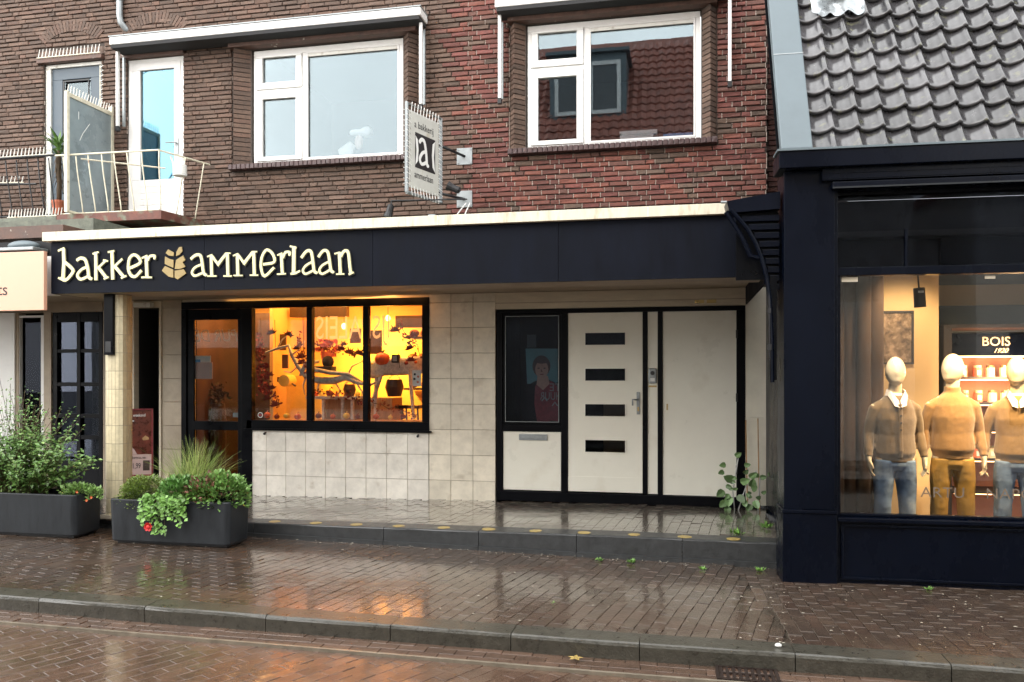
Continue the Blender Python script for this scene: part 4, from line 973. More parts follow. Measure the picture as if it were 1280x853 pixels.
    if buttons:
        for i in range(7):
            z = 1.36 - i * .064; y = -.149 - .008 * math.sin(i); 
            m_ = MB(); m_.tube([(.0, y + .006, z), (.0, y - .004, z)], .008, 10); m_.build('button', M['charcoal'], sw_, T=Tm)
        m_ = MB(); m_.tube([(.0, -.135, 1.40), (.0, -.142, 1.25), (.0, -.142, 1.1), (.0, -.15, .98), (.0, -.138, .92)], [(.019, .008)] * 5, 8, side=(1, 0, 0)); m_.build('placket', knit, sw_, T=Tm)
    if collar:
        m_ = MB()
        for s in (-1, 1):
            m_.add([(s * .005, -.115, 1.43), (s * .062, -.075, 1.52), (s * .085, -.07, 1.475), (s * .05, -.135, 1.385), (s * .006, -.145, 1.37)] , [(0, 1, 2, 3, 4)])
            m_.add([(s * .062, -.075, 1.52), (s * .072, 0, 1.535), (s * .09, .0, 1.475), (s * .085, -.07, 1.475)], [(0, 1, 2, 3)])
            m_.add([(s * .072, 0, 1.535), (0, .072, 1.545), (0, .088, 1.485), (s * .09, .0, 1.475)], [(0, 1, 2, 3)])
        o = m_.build('shirt_collar', M['shirt'], t, T=Tm); sd_ = o.modifiers.new('thick', 'SOLIDIFY'); sd_.thickness = .006
        m_ = MB(); m_.tube([(0, -.0, 1.42), (0, -.006, 1.5)], [(.078, .075), (.064, .063)], 20, side=(1, 0, 0)); m_.build('shirt_neck', M['shirt'], t, T=Tm, smooth=True)
    # trousers
    b = MB()
    b.tube([(0, 0, hz + .03), (0, 0, .9), (0, .0, .84), (0, .005, .80)], [(.15, .108), (.156, .112), (.162, .116), (.14, .104)], 24, side=(1, 0, 0))
    for s in (-1, 1):
        b.tube([(s * .082, 0, .88), (s * .092, 0, .78), (s * .102, -.004, .64), (s * .108, -.008, .48), (s * .114, .006, .3), (s * .118, .015, .12), (s * .118, .01, .09)], [(.094, .112), (.093, .108), (.085, .092), (.073, .077), (.068, .073), (.06, .07), (.06, .07)], 20, side=(1, 0, 0))
    o = b.build('trousers', legs, t, T=Tm); remesh(o, .009, 2, disp=.0045, dscale=.1)
    return t
mannequin(1.095, .72, R(4), R(-12), 'mannequin in brown buttoned cardigan over shirt and blue jeans, leftmost in the shop window', M['knitbrown'], M['denim'], .865, True, buttons=True, scale=1.0)
mannequin(1.615, .80, R(-6), R(-48), 'mannequin in camel roll neck sweater and mustard trousers between the other two', M['knitcamel'], M['mustard'], .885, False, roll=True, scale=1.015)
mannequin(2.15, .78, R(-16), R(-12), 'mannequin in ochre V neck sweater and white collar, cut by the right edge', M['knitocre'], M['denim'], .87, True, armdx=.02, scale=1.0)

# ================================================================ left neighbour
nb = thing('neighbour_shop', 'pale shop front of the left neighbour with black panelled door', 'building', (-9, 9.8, .15))
B('wall', M['soffit'], nb, -13, -9.62, YW, YW + .2, .1, 2.8); B('upper_lintel', M['soffit'], nb, -9.62, -7.93, YW + .0, YW + .2, 2.66, 2.8)
B('post', M['white'], nb, -9.6, -9.33, YW - .05, YW + .1, .66, 2.66); B('post', M['soffit'], nb, -9.329, -9.28, YW - .03, YW + .1, .66, 2.66)
fr_ = MB(); frame_ring(fr_, -9.279, -8.87, .68, 2.62, (.01, .045, .05, .03), YW - .02, YW + .06); fr_ = fr_.build('side_window', M['white'], nb); B('pane', M['glassdark'], fr_, -9.27, -8.91, YW + .03, YW + .036, .72, 2.6)
B('low_panel', M['white'], nb, -10.2, -8.87, YW - .03, YW + .1, .1, .66); B('corner_post', M['soffit'], nb, -8.868, -8.75, YW - .02, YW + .1, .1, 2.66)
dr_ = MB(); dx = [-8.745, -8.665, -8.365, -8.275, -7.99, -7.93]; 
dr_.box(-8.745, -8.665, YW, YW + .08, .2, 2.655); dr_.box(-8.345, -8.285, YW, YW + .08, .2, 2.655); dr_.box(-7.99, -7.93, YW, YW + .08, .2, 2.655)
zs = [(.2, .55), (.86, .92), (1.16, 1.22), (1.61, 1.665), (2.085, 2.135), (2.52, 2.655)]
for a, c in zs:
    dr_.box(-8.664, -8.346, YW + .002, YW + .078, a, c); dr_.box(-8.284, -7.991, YW + .002, YW + .078, a, c)
dr_ = dr_.build('panelled_door', M['black'], nb, bevel=.004)
for (a, c), (d_, e_) in zip(zs, zs[1:]):
    B('pane', M['glassdark'], dr_, -8.664, -8.346, YW + .04, YW + .045, c, d_); B('pane', M['glassdark'], dr_, -8.284, -7.991, YW + .04, YW + .045, c, d_)
room(-9.6, -7.93, .1, 2.7, M['dark'], nb, d=1.8, y=YW + .12)
B('inner_strip', M['wood'], nb, -8.3, -8.02, YW + .5, YW + .6, 1.42, 1.47)
B('canopy_beam', M['greyslab'], nb, -13, -6.92, 8.4, 9.79, 3.4, 3.66); B('canopy_soffit', M['lintelwood'], nb, -13, -6.95, 7.95, 8.3, 3.36, 3.5)
B('bracket_board', M['white'], nb, -6.98, -6.855, 7.72, 7.8, 2.66, 3.1); B('inner_soffit', M['soffit'], nb, -13, -8.9, 7.9, YW, 2.67, 2.78)
B('sign_back', M['dark'], nb, -13, -6.99, 7.85, 7.95, 2.7, 3.3)
ps = thing('fascia_sign', 'peach pink shop sign with black lettering at the left edge', 'sign', (-7.6, 7.55, 2.5))
MB().box(-9.4, -6.845, 7.55, 7.60, 2.48, 3.13).build('sign_panel', M['pink'], ps, bevel=.004)
text_mesh('gifts', .19, M['ink'], 'sign_lettering', ps, (-7.31, 7.548, 2.655), depth=.001, align='RIGHT', sx=1)
fl = thing('flood_lamp', 'silver flood lamp above the peach sign', 'lamp', (-7.2, 7.8, 3.2))
b = MB(); b.box(-7.5, -7.05, 7.62, 7.85, 3.16, 3.2); b.build('lamp_hood', M['steel'], fl, bevel=.01); b = MB(); b.ell((-7.28, 7.74, 3.23), (.2, .1, .06), 14, 8); b.build('reflector', M['zinc'], fl, smooth=True)
# ================================================================ fascia lettering
def strokes(b, segs, sc, ox_, oy_, fx, fz_, y, d):
    off = 0
    def smooth(p):
        if len(p) < 4: return p
        q = []
        for i in range(len(p) - 1):
            p0, p1, p2, p3 = p[max(i - 1, 0)], p[i], p[i + 1], p[min(i + 2, len(p) - 1)]
            for k in range(4):
                t = k / 4; q.append(tuple(.5 * (2 * p1[a] + (p2[a] - p0[a]) * t + (2 * p0[a] - 5 * p1[a] + 4 * p2[a] - p3[a]) * t * t + (3 * p1[a] - p0[a] - 3 * p2[a] + p3[a]) * t ** 3) for a in (0, 1)))
        return q + [p[-1]]
    for w, pts in segs:
        pts = smooth(pts)
        P_ = [Vector((fx(x), fz_(x, yy))) for x, yy in pts]; ww = w * sc / 2
        L_, R_s = [], []
        for i, p in enumerate(P_):
            a = P_[max(i - 1, 0)]; c = P_[min(i + 1, len(P_) - 1)]; t = (c - a).normalized(); nn = Vector((-t.y, t.x))
            if 0 < i < len(P_) - 1:
                t1 = (p - a).normalized(); t2 = (c - p).normalized(); k = 1 / max(.6, (nn.dot(Vector((-t1.y, t1.x)))))
            else: k = 1; 
            e = (p - t * ww * .12) if i == 0 else (p + t * ww * .12 if i == len(P_) - 1 else p)
            L_.append(e + nn * ww * k); R_s.append(e - nn * ww * k)
        for i in range(len(P_) - 1):
            off += 1; yy_ = y - off * .00006
            q = [L_[i], L_[i + 1], R_s[i + 1], R_s[i]]
            b.prism([(v.x, v.y) for v in q], yy_, y + d)
        for i in range(1, len(P_) - 1):
            off += 1; b.prism([(P_[i].x + ww * math.cos(k * math.pi / 5), P_[i].y + ww * math.sin(k * math.pi / 5)) for k in range(10)], y - off * .00006, y + d)
YL = 7.625
th_ = R(11.86)
def proj(px, py, Y=YL):
    a = (px - 640) / 1000; dd = Y / (math.cos(th_) + a * math.sin(th_)); return a * dd * math.cos(th_) - dd * math.sin(th_), H - (py - 470) / 1000 * dd
WB = [('b', [(30, [(122, 72), (126, 180), (118, 305)]), (17, [(80, 88), (128, 66)]), (26, [(135, 180), (195, 235), (192, 268), (142, 322), (98, 306)]), (16, [(82, 304), (112, 318)])]),
 ('a', [(26, [(230, 164), (262, 146), (297, 162), (318, 235), (326, 298), (348, 312)]), (23, [(308, 220), (268, 238), (235, 282), (262, 316), (322, 292)])]),
 ('k', [(27, [(380, 98), (382, 322)]), (15, [(357, 112), (402, 98)]), (19, [(396, 228), (462, 164)]), (15, [(440, 162), (476, 170)]), (25, [(402, 222), (462, 300)]), (16, [(446, 312), (482, 298)])]),
 ('k', [(27, [(510, 88), (516, 316)]), (15, [(478, 98), (528, 88)]), (19, [(528, 215), (592, 154)]), (25, [(532, 212), (600, 292)]), (16, [(584, 306), (624, 288)])]),
 ('e', [(24, [(640, 232), (734, 186), (722, 140), (685, 120), (650, 152), (642, 232), (664, 284), (702, 292), (746, 246)])]),
 ('r', [(27, [(784, 128), (790, 296)]), (15, [(750, 146), (792, 126)]), (14, [(746, 300), (828, 300)]), (21, [(797, 165), (815, 132), (850, 128), (850, 152)])])]
WA = [('a', [(22, [(48, 140), (88, 110), (122, 122), (138, 225), (146, 248), (160, 256)]), (18, [(126, 180), (82, 200), (58, 236), (80, 262), (142, 238)])]),
 ('m', [(23, [(196, 108), (200, 262)]), (11, [(168, 122), (204, 108)]), (11, [(168, 263), (234, 263)]), (20, [(204, 120), (246, 178), (304, 102)]), (23, [(314, 98), (318, 262)]), (11, [(286, 263), (346, 263)]), (10, [(300, 97), (336, 97)])]),
 ('m', [(23, [(386, 100), (390, 258)]), (11, [(356, 116), (392, 100)]), (11, [(360, 259), (424, 259)]), (20, [(394, 112), (436, 170), (496, 92)]), (23, [(506, 86), (510, 256)]), (11, [(478, 257), (538, 257)]), (10, [(492, 86), (530, 86)])]),
 ('e', [(20, [(575, 178), (654, 162), (645, 105), (602, 72), (566, 125), (560, 205), (586, 264), (654, 202)])]),
 ('r', [(22, [(705, 98), (714, 244)]), (11, [(678, 112), (712, 96)]), (11, [(676, 250), (738, 246)]), (19, [(718, 132), (736, 92), (766, 90), (766, 112)])]),
 ('l', [(27, [(798, 48), (796, 238)]), (13, [(770, 46), (816, 58)]), (16, [(775, 247), (808, 244), (842, 226)])]),
 ('a', [(21, [(852, 130), (892, 82), (925, 92), (942, 205), (950, 232), (966, 240)]), (17, [(928, 162), (886, 188), (864, 224), (886, 248), (946, 220)])]),
 ('a', [(21, [(976, 125), (1012, 80), (1046, 92), (1064, 200), (1070, 226), (1086, 234)]), (17, [(1048, 162), (1006, 186), (984, 222), (1006, 248), (1066, 216)])]),
 ('n', [(23, [(1128, 90), (1136, 246)]), (11, [(1094, 102), (1130, 90)]), (11, [(1106, 250), (1164, 248)]), (21, [(1140, 122), (1162, 84), (1192, 90), (1206, 200), (1212, 244)]), (14, [(1198, 252), (1232, 236)])])]
bs = thing('bakery_lettering', 'pale yellow raised lettering bakker ammerlaan with ochre wheat emblem on the black fascia', 'lettering', (-5, 7.64, 2.8))
for WD, ox_, oy_, k in ((WB, 60, 300, 6.4), (WA, 230, 300, 5.818)):
    for nm, segs in WD:
        fx = lambda x: proj(ox_ + x / k, 330)[0]; fz_ = lambda x, y: proj(ox_ + x / k, oy_ + y / k)[1]
        sc = 8.35 / 1000 / k * (1.02 if k > 6 else .98)
        b = MB(); strokes(b, segs, sc, 0, 0, fx, fz_, YL, .012); o = b.build('letter', M['letter'], bs)
        b = MB(); strokes(b, [(w + 9, p) for w, p in segs], sc, 0, 0, lambda x: fx(x) + .004, lambda x, y: fz_(x, y) - .004, YL + .0125, .011); b.build('letter_back', M['letteredge'], o)
em = [[(935, 105), (955, 75), (1000, 100), (998, 128), (960, 124)], [(1018, 128), (1022, 95), (1042, 58), (1064, 54), (1068, 90), (1046, 118)], [(930, 132), (962, 150), (998, 160), (996, 222), (960, 208), (928, 190)],
      [(1018, 160), (1075, 124), (1092, 160), (1070, 178), (1092, 214), (1050, 232), (1008, 232)], [(930, 208), (996, 238), (996, 302), (960, 294), (905, 246)], [(1008, 246), (1080, 234), (1098, 268), (1032, 316), (1008, 302)], [(968, 128), (1000, 148), (994, 138), (984, 126)]]
b = MB()
for i, p in enumerate(em[:6]): b.prism([(proj(60 + x / 6.4, 330)[0], proj(60 + x / 6.4, 300 + y / 6.4)[1]) for x, y in p], YL + .012 - i * .0003, 7.648)
b.build('wheat_emblem', M['gold'], bs)
# ================================================================ hanging sign (at right angles to the wall)
hsn = thing('hanging_sign', 'grey and white hanging banner sign laced in a steel frame above the fascia', 'sign', (-2.93, 9.2, 3.8))
# the sign face lies in the plane from (-3.06, 8.72) to (-2.87, 9.38)
A_ = Vector((-3.13, 8.93, 0)); Bv = Vector((-2.79, 9.2, 0))
A_ = Vector((-3.075, 8.75, 0)); Bv = Vector((-2.865, 9.40, 0))
ax = (Bv - A_); SW = ax.length; HT = Matrix.Translation((A_.x, A_.y, 0)) @ Matrix.Rotation(math.atan2(ax.y, ax.x), 4, 'Z')     # local x along the sign, -y its face towards the street
z0, z1 = 3.87, 4.90
def HB(name, m, *a, parent=hsn, **k): return MB().box(*a).build(name, m, parent, T=HT, **k)
b = MB(); b.tube([(0, 0, z0), (0, 0, z1), (SW, 0, z1), (SW, 0, z0), (0, 0, z0), (0, 0, z0 + .05)], .022, 8); b.build('sign_frame', M['steel'], hsn, T=HT)
bn = HB('banner', M['signface'], .055, SW - .055, -.008, .008, z0 + .07, z1 - .07)
b = MB()
for i in range(15):
    z = z0 + .09 + i * (z1 - z0 - .18) / 14
    for x0, x1 in ((-.024, .075), (SW - .075, SW + .024)): b.tube([(x0, -.024, z + .01), (x1, -.011, z - .005)], .0045, 5); b.tube([(x0, .024, z + .01), (x1, .011, z - .005)], .0045, 5)
for i in range(10):
    x = .075 + i * (SW - .15) / 9
    for za, zb_ in ((z1 + .024, z1 - .09), (z0 - .024, z0 + .09)): b.tube([(x, -.024, za), (x - .004, -.011, zb_)], .0045, 5)
b.build('lacing', M['paper'], hsn, T=HT)
bx_ = HB('black_square', M['ink'], .15, SW - .13, -.0098, -.0086, 4.19, 4.60, parent=bn)
for s, pts in ((1, [(.155, 4.56), (.20, 4.52), (.215, 4.40), (.20, 4.27), (.155, 4.22), (.175, 4.39)]), (-1, [(SW - .135, 4.58), (SW - .185, 4.54), (SW - .2, 4.40), (SW - .185, 4.26), (SW - .135, 4.21), (SW - .16, 4.39)])):
    MB().prism(pts, -.0112, -.0099).build('white_curve', M['paper'], bn, T=HT)
b = MB(); fx = lambda x: .225 + (x - 230) / 118 * .19; fz_ = lambda x, y: 4.545 - (y - 146) / 170 * .30
strokes(b, [(26, [(235, 172), (262, 148), (297, 160), (318, 235), (326, 298), (342, 310)]), (23, [(308, 220), (268, 238), (238, 282), (262, 312), (322, 288)])], .00170, 0, 0, fx, fz_, -.0115, .001)
b.build('letter', M['paper'], bn, T=HT)
text_mesh('a bakkerij', .115, M['ink'], 'upper_lettering', bn, (.135, -.0098, 4.655), T=HT, sx=.86, depth=.0008); text_mesh('ammerlaan', .115, M['ink'], 'lower_lettering', bn, (.135, -.0098, 4.07), T=HT, sx=.74, depth=.0008)
for z in (4.53, 3.99):
    b = MB(); b.tube([tuple(HT @ Vector((SW - .05, .02, z + (.05 if z > 4.2 else 0)))), (-2.66, 9.78, z)], .017, 8); b.build('arm', M['iron'], hsn, smooth=True)
    b = MB(); b.box(-2.765, -2.565, 9.765, 9.785, z - .105, z + .105)
    pt = b.build('wall_plate', M['steel'], hsn, bevel=.003)
    for sx_ in (-1, 1):
        for sz_ in (-1, 1): MB().tube([(-2.665 + sx_ * .08, 9.765, z + sz_ * .085), (-2.665 + sx_ * .08, 9.755, z + sz_ * .085)], .01, 6).build('bolt', M['steel'], pt)
# spot lamps on a bar below the sign
b = MB(); b.tube([(-3.36, 9.02, 3.84), (-2.45, 9.1, 3.835)], .009, 6)
bar = b.build('lamp_bar', M['iron']); tag(bar, 'thin black lamp bar under the hanging sign', 'bar')
def spotlamp(loc, d, label):
    t = thing('spot_lamp', label, 'lamp', loc); p = Vector(loc); d = Vector(d).normalized()
    b = MB(); b.tube([p, p + d * .02, p + d * .1, p + d * .16], [.018, .04, .042, .058], 12); b.build('lamp_head', M['iron'], t); b = MB(); b.tube([p - Vector((0, 0, -.04)), p, p + d * .03], .01, 6); b.build('bracket', M['iron'], t)
    b = MB(); b.tube([p + d * .158, p + d * .1605], .052, 12); b.build('lens', M['steel'], t)
spotlamp((-3.36, 9.02, 3.80), (-.25, -.1, -1), 'black spot lamp at the left end of the bar under the hanging sign')
spotlamp((-2.53, 9.08, 3.93), (-.8, -.1, .35), 'black spot lamp by the lower steel wall plate')
b = MB(); b.tube([(-2.6, 9.6, 3.9), (-2.63, 9.3, 3.7), (-2.56, 9.1, 3.62)], .008, 6); b.tube([(-2.55, 9.6, 3.9), (-2.54, 9.2, 3.6)], .008, 6); o = b.build('white_cable', M['paper']); tag(o, 'white cable hanging under the lower wall plate of the sign', 'cable')
b = MB(); b.box(-3.03, -2.93, 9.4, 9.5, 3.62, 3.74); o = b.build('junction_box', M['steel'], bevel=.01); tag(o, 'small grey box behind the canopy edge under the hanging sign', 'box')

# ================================================================ awnings over the upstairs windows
def awning(x0, x1, label):
    t = thing('awning', label, 'awning', ((x0 + x1) / 2, 9.5, 6.2))
    MB().box(x0, x1, 9.47, 9.76, 6.235, 6.34).build('cassette', M['white'], t, bevel=.012); MB().box(x0 + .02, x1 - .02, 9.48, 9.755, 6.19, 6.2345).build('folded_cloth', M['charcoal'], t)
    MB().box(x0 - .006, x1 + .006, 9.46, 9.77, 6.3405, 6.352).build('top_trim', M['steel'], t)
    for x in (x0 + .035, x1 - .035):
        MB().box(x - .019, x + .019, 9.58, 9.62, 5.17, 6.19).build('arm', M['white'], t, bevel=.004)
        o = MB().box(x - .024, x + .024, 9.575, 9.625, 5.10, 5.169).build('arm_joint', M['iron'], t, bevel=.004)
        MB().box(x - .008, x + .02, 9.7, 9.73, 5.2, 6.15).build('guide_rail', M['steel'], t)
awning(-7.56, -3.15, 'long white awning box over the white balcony door and left window')
awning(-2.205, .60, 'white awning box over the window on the red brickwork')
b = MB(); b.tube([(-7.6, 9.73, 7.6), (-7.6, 9.73, 6.75), (-7.59, 9.74, 6.66), (-7.54, 9.78, 6.58), (-7.5, 9.85, 6.54)], .042, 12); b.tube([(-7.6, 9.73, 6.95), (-7.6, 9.73, 6.99)], .049, 12)
tag(b.build('drain_pipe', M['steel'], smooth=True), 'grey drain pipe bending into the brick wall at the top left', 'pipe')

# ================================================================ balcony
bal = thing('balcony', 'balcony with cream rail and peeling red slab beside a black railed half', 'balcony', (-7.3, 9.4, 3.8))
MB().box(-11, -7.99, 9.02, 9.79, 3.73, 3.85).build('slab', M['greyslab'], bal, bevel=.01, label='mossy grey slab half'); MB().prismz([(-7.985, 9.02), (-6.46, 9.04), (-6.33, 9.785), (-7.985, 9.785)], 3.755, 3.865).build('slab', M['redpaint'], bal, label='peeling red painted slab half')
def baluster(x, y, m, lean=0, out=.1, zt=4.60):
    pts = []; out *= .8
    for i in range(8):
        t = i / 7; pts.append((x + lean * t, y - out * math.sin(t * math.pi * .55) * t ** .5, 3.86 + (zt - 3.86) * t))
    MB().tube(pts, .0085, 6).build('baluster', m, bal, smooth=True)
for i in range(8):
    x = -7.80 + i * .19
    baluster(x, 9.05, M['rail'], lean=[-.04, -.04, -.05, -.04, -.05, -.05, -.03, .03][i])
for i, yy in enumerate((9.3, 9.62)):
    baluster(-6.42 + i * .06, yy, M['rail'], lean=.12, out=-.02)
MB().tube([(-7.95, 8.96, 4.62), (-6.45, 8.97, 4.61), (-6.22, 9.74, 4.61)], .012, 8).build('top_rail', M['rail'], bal, smooth=False); MB().tube([(-7.94, 9.05, 3.875), (-6.5, 9.06, 3.875)], .011, 6).build('bottom_rail', M['rail'], bal)
MB().tube([(-7.6, 9.0, 4.57), (-6.9, 9.75, 4.6)], .011, 6).build('cross_bar', M['rail'], bal)
for i in range(15):
    x = -8.03 - i * .165; baluster(x, 9.05, M['iron'], lean=-.03)
MB().tube([(-11, 8.96, 4.63), (-7.95, 8.96, 4.63)], .016, 8).build('top_rail', M['iron'], bal); MB().tube([(-11, 9.3, 4.46), (-8.55, 9.3, 4.36)], .014, 6).build('inner_bar', M['iron'], bal); MB().tube([(-11, 9.05, 3.875), (-8, 9.05, 3.875)], .011, 6).build('bottom_rail', M['iron'], bal)
# frosted screen
scr = thing('balcony_screen', 'frosted glass privacy screen in a cream frame between the two balconies', 'screen', (-7.74, 9.35, 3.87))
b = MB(); b.box(-7.765, -7.72, 8.90, 8.945, 3.87, 5.43); b.box(-7.765, -7.72, 9.735, 9.775, 3.87, 5.50); b.box(-7.76, -7.725, 8.946, 9.734, 5.37, 5.41); b.box(-7.76, -7.725, 8.946, 9.734, 3.87, 3.9); b.build('screen_frame', M['rail'], scr)
B('frosted_pane', M['glassfrost'], scr, -7.748, -7.738, 8.946, 9.734, 3.901, 5.369)
b = MB(); b.tube([(-7.717, 9.1, 5.22), (-7.717, 9.1, 5.12)], .004, 5); b.tube([(-7.717, 9.3, 5.12), (-7.717, 9.17, 4.95), (-7.717, 9.12, 4.85)], .004, 5); b.build('scratch', M['paper'], scr)
# bird spikes
def spikes(name, p0, p1, n_, label, h=.12, lean=(0, 0)):
    t = thing('bird_spikes', label, 'bird spikes', p0, group='bird spike strips'); p0, p1 = Vector(p0), Vector(p1)
    MB().tube([p0, p1], .008, 5).build('strip_base', M['rail'], t)
    vs = []
    me = None
    for i in range(n_):
        p = p0.lerp(p1, (i + .5) / n_)
        if me is None or i % 5 == 0:
            m_ = MB(); m_.tube([(0, 0, 0), (lean[0] + random.uniform(-.006, .01), lean[1], h * random.uniform(.9, 1.08))], [.0075, .005], 5); o = m_.build('spike', M['whiteold'], t); me = o.data; o.location = p - t.location
            for v in me.vertices: v.co += Vector(t.location)
        else:
            o = bpy.data.objects.new('spike', me); link(o, t); o.location = p - t.location
spikes('s', (-8.93, 9.72, 6.262), (-7.9, 9.72, 6.262), 18, 'bird spikes on the lintel over the slate blue balcony door', h=.11, lean=(.015, 0))
spikes('s', (-7.742, 8.91, 5.42), (-7.742, 9.76, 5.42), 17, 'bird spikes along the top of the frosted balcony screen', h=.1, lean=(.02, 0))
spikes('s', (-8.95, 8.96, 4.645), (-7.99, 8.96, 4.645), 17, 'bird spikes on the black balcony top rail', h=.1, lean=(.02, 0))
spikes('s', (-9.6, 9.3, 4.43), (-8.75, 9.3, 4.39), 14, 'bird spikes on the inner black bar behind the railing', h=.09, lean=(.015, 0))
spikes('s', (-8.75, 9.03, 3.86), (-7.9, 9.03, 3.86), 18, 'bird spikes along the mossy balcony slab edge', h=.1, lean=(.02, 0))
spikes('s', (-7.93, 9.76, 6.1), (-7.93, 9.76, 5.45), 10, 'bird spikes down the right jamb of the slate blue balcony door', h=.02, lean=(.05, -.01))
# wall box on the rail
b = MB(); b.tube([(-6.3, 9.2, 4.33), (-6.3, 9.2, 4.47)], .085, 20); o = b.build('rail_pot', M['paper'], None); tag(o, 'small round white pot hung on the right end of the balcony rail', 'pot')
b = MB()
for i in range(5): b.tube([(-6.3, 9.2, 4.35 + i * .025), (-6.3, 9.2, 4.356 + i * .025)], .0875, 20)
b.tube([(-6.38, 9.2, 4.45), (-6.4, 9.15, 4.58)], .012, 6)
b.build('rib', M['whiteold'], o)
# yucca
yu = thing('yucca_plant', 'spiky green yucca on a brown trunk in a terracotta pot on the balcony', 'plant', (-8.07, 9.3, 3.86))
bx2, by2 = -8.09, 9.18
b = MB(); b.tube([(bx2, by2, 3.865), (bx2, by2, 4.0), (bx2, by2, 4.06), (bx2, by2, 4.085)], [.065, .08, .09, .088], 16); b.build('pot', M['terracotta'], yu)
b = MB(); b.tube([(bx2, by2, 4.06), (bx2 + .01, by2, 4.3), (bx2 - .01, by2, 4.5), (bx2, by2, 4.75)], [.032, .03, .04, .03], 9); b.build('trunk', M['stem'], yu, smooth=True)
b = MB()
for i in range(40):
    g = random.uniform(0, 6.3); zz = random.uniform(4.42, 4.75); b.leaf((bx2, by2, zz), (math.cos(g) * .4, math.sin(g) * .4, -1), (math.cos(g), math.sin(g), 0), random.uniform(.15, .3), .014)
b.cur = (.25, .18, .1); b.build('dead_leaves', M['stem'], yu)
b = MB()
for i in range(46):
    g = random.uniform(0, 6.3); e = random.uniform(-.1, 1.3); L_ = random.uniform(.22, .36); q = random.uniform(.7, 1.3); b.cur = (.13 * q, .24 * q, .06 * q)
    d = Vector((math.cos(g) * math.cos(e), math.sin(g) * math.cos(e), math.sin(e))); p = Vector((bx2, by2, random.uniform(4.68, 4.85)))
    m1 = p + d * L_ * .55; d2 = (d + Vector((0, 0, -.55))).normalized(); sd = d.cross(Vector((0, 0, 1))); sd = sd.normalized() if sd.length > .01 else Vector((1, 0, 0)); w = .017
    e2 = m1 + d2 * L_ * .5
    b.add([p - sd * w * .6, p + sd * w * .6, m1 - sd * w, m1 + sd * w, e2], [(0, 1, 3, 2), (2, 3, 4)])
b.build('crown', M['leaf'], yu)

# ================================================================ A-board
sb = thing('poster_stand', 'white framed poster stand with brown bread photo and price in the dark doorway', 'sign', (-6.95, 9.2, .2))
PT = Matrix.Translation((-6.86, 9.15, 0)) @ Matrix.Rotation(R(28), 4, 'Z')
b = MB(); frame_ring(b, -.17, .17, .46, 1.33, .017, -.03, .03); b.build('poster_frame', M['postred'], sb, T=PT, bevel=.003); MB().box(-.186, -.171, -.04, .04, .44, 1.33).build('white_edge', M['paper'], sb, T=PT)
pp_ = MB().box(-.152, .152, -.01, .01, .478, 1.312).build('poster', M['brownprint'], sb, T=PT)
MB().box(-.151, .151, -.0125, -.0105, .479, .74).build('price_panel', M['offpink'], pp_, T=PT); MB().prism([(-.15, .741), (-.15, .95), (-.11, .87), (-.05, .80), (-.02, .742)], -.0125, -.0105).build('cloth_print', M['offpink'], pp_, T=PT)
MB().prism([(.04, .95), (.08, .985), (.12, .955), (.12, .93), (.05, .92)], -.0125, -.0105).build('bread_print', M['wood'], pp_, T=PT)
text_mesh('Dit weekend', .055, M['paper'], 'poster_lettering', pp_, (-.135, -.0115, 1.23), T=PT, sx=.75); text_mesh('lekker', .04, M['paper'], 'poster_lettering', pp_, (-.135, -.0115, 1.165), T=PT, sx=.8)
text_mesh('Cranberry e.s. van', .047, M['ink'], 'poster_lettering', pp_, (-.135, -.0130, .685), T=PT, sx=.62); text_mesh('1,99', .1, M['ink'], 'price', pp_, (-.08, -.0130, .56), T=PT, sx=.6)
MB().box(.05, .13, -.0145, -.0126, .53, .66).build('print_block', M['hairp'], pp_, T=PT)
MB().box(-.14, .14, -.15, .15, .19, .215).box(-.02, .02, -.015, .015, .2151, .459).build('stand_foot', M['iron'], sb, T=PT)
b = MB(); b.tube([(-6.9, 9.3, .28), (-6.5, 9.28, .42), (-6.2, 9.3, .28)], .012, 6); o = b.build('door_mat_hoop', M['iron']); bpy.data.objects.remove(o)

# ================================================================ planters and their plants
def planter(x0, x1, y0, y1, z0, h, label):
    t = thing('planter', label, 'planter', ((x0 + x1) / 2, (y0 + y1) / 2, z0)); r = .05
    def rr(i, zz): 
        pts = []
        for cx_, cy_, a0 in ((x1 - r - i, y1 - r - i, 0), (x0 + r + i, y1 - r - i, 90), (x0 + r + i, y0 + r + i, 180), (x1 - r - i, y0 + r + i, 270)):
            for k in range(5): g = R(a0 + k * 22.5); pts.append((cx_ + r * math.cos(g), cy_ + r * math.sin(g), zz))
        return pts
    L_ = [rr(.02, z0 + .02), rr(.012, z0 + .035), rr(0, z0 + h - .01), rr(.006, z0 + h), rr(.035, z0 + h), rr(.04, z0 + h - .06)]
    b = MB(); k = 20
    b.add([p for q in L_ for p in q], [(i * k + j, i * k + (j + 1) % k, (i + 1) * k + (j + 1) % k, (i + 1) * k + j) for i in range(len(L_) - 1) for j in range(k)])
    b.build('planter_box', M['planter'], t); b = MB(); b.add(rr(.041, z0 + h - .05), [tuple(range(20))]); b.build('soil', M['soil'], t)
    MB().box(x0 + .06, x1 - .06, y0 + .06, y1 - .06, z0 - .005, z0 + .02).build('foot', M['ink'], t)
planter(-7.85, -6.22, 7.28, 7.70, .045, .455, 'left anthracite planter box with a tall leafy shrub')
planter(-5.77, -4.40, 7.22, 7.64, .035, .455, 'right anthracite planter box holding grass, box and trailing flowers')
def colr(c, v=.35): q = random.uniform(1 - v, 1 + v); return tuple(k * q for k in c)
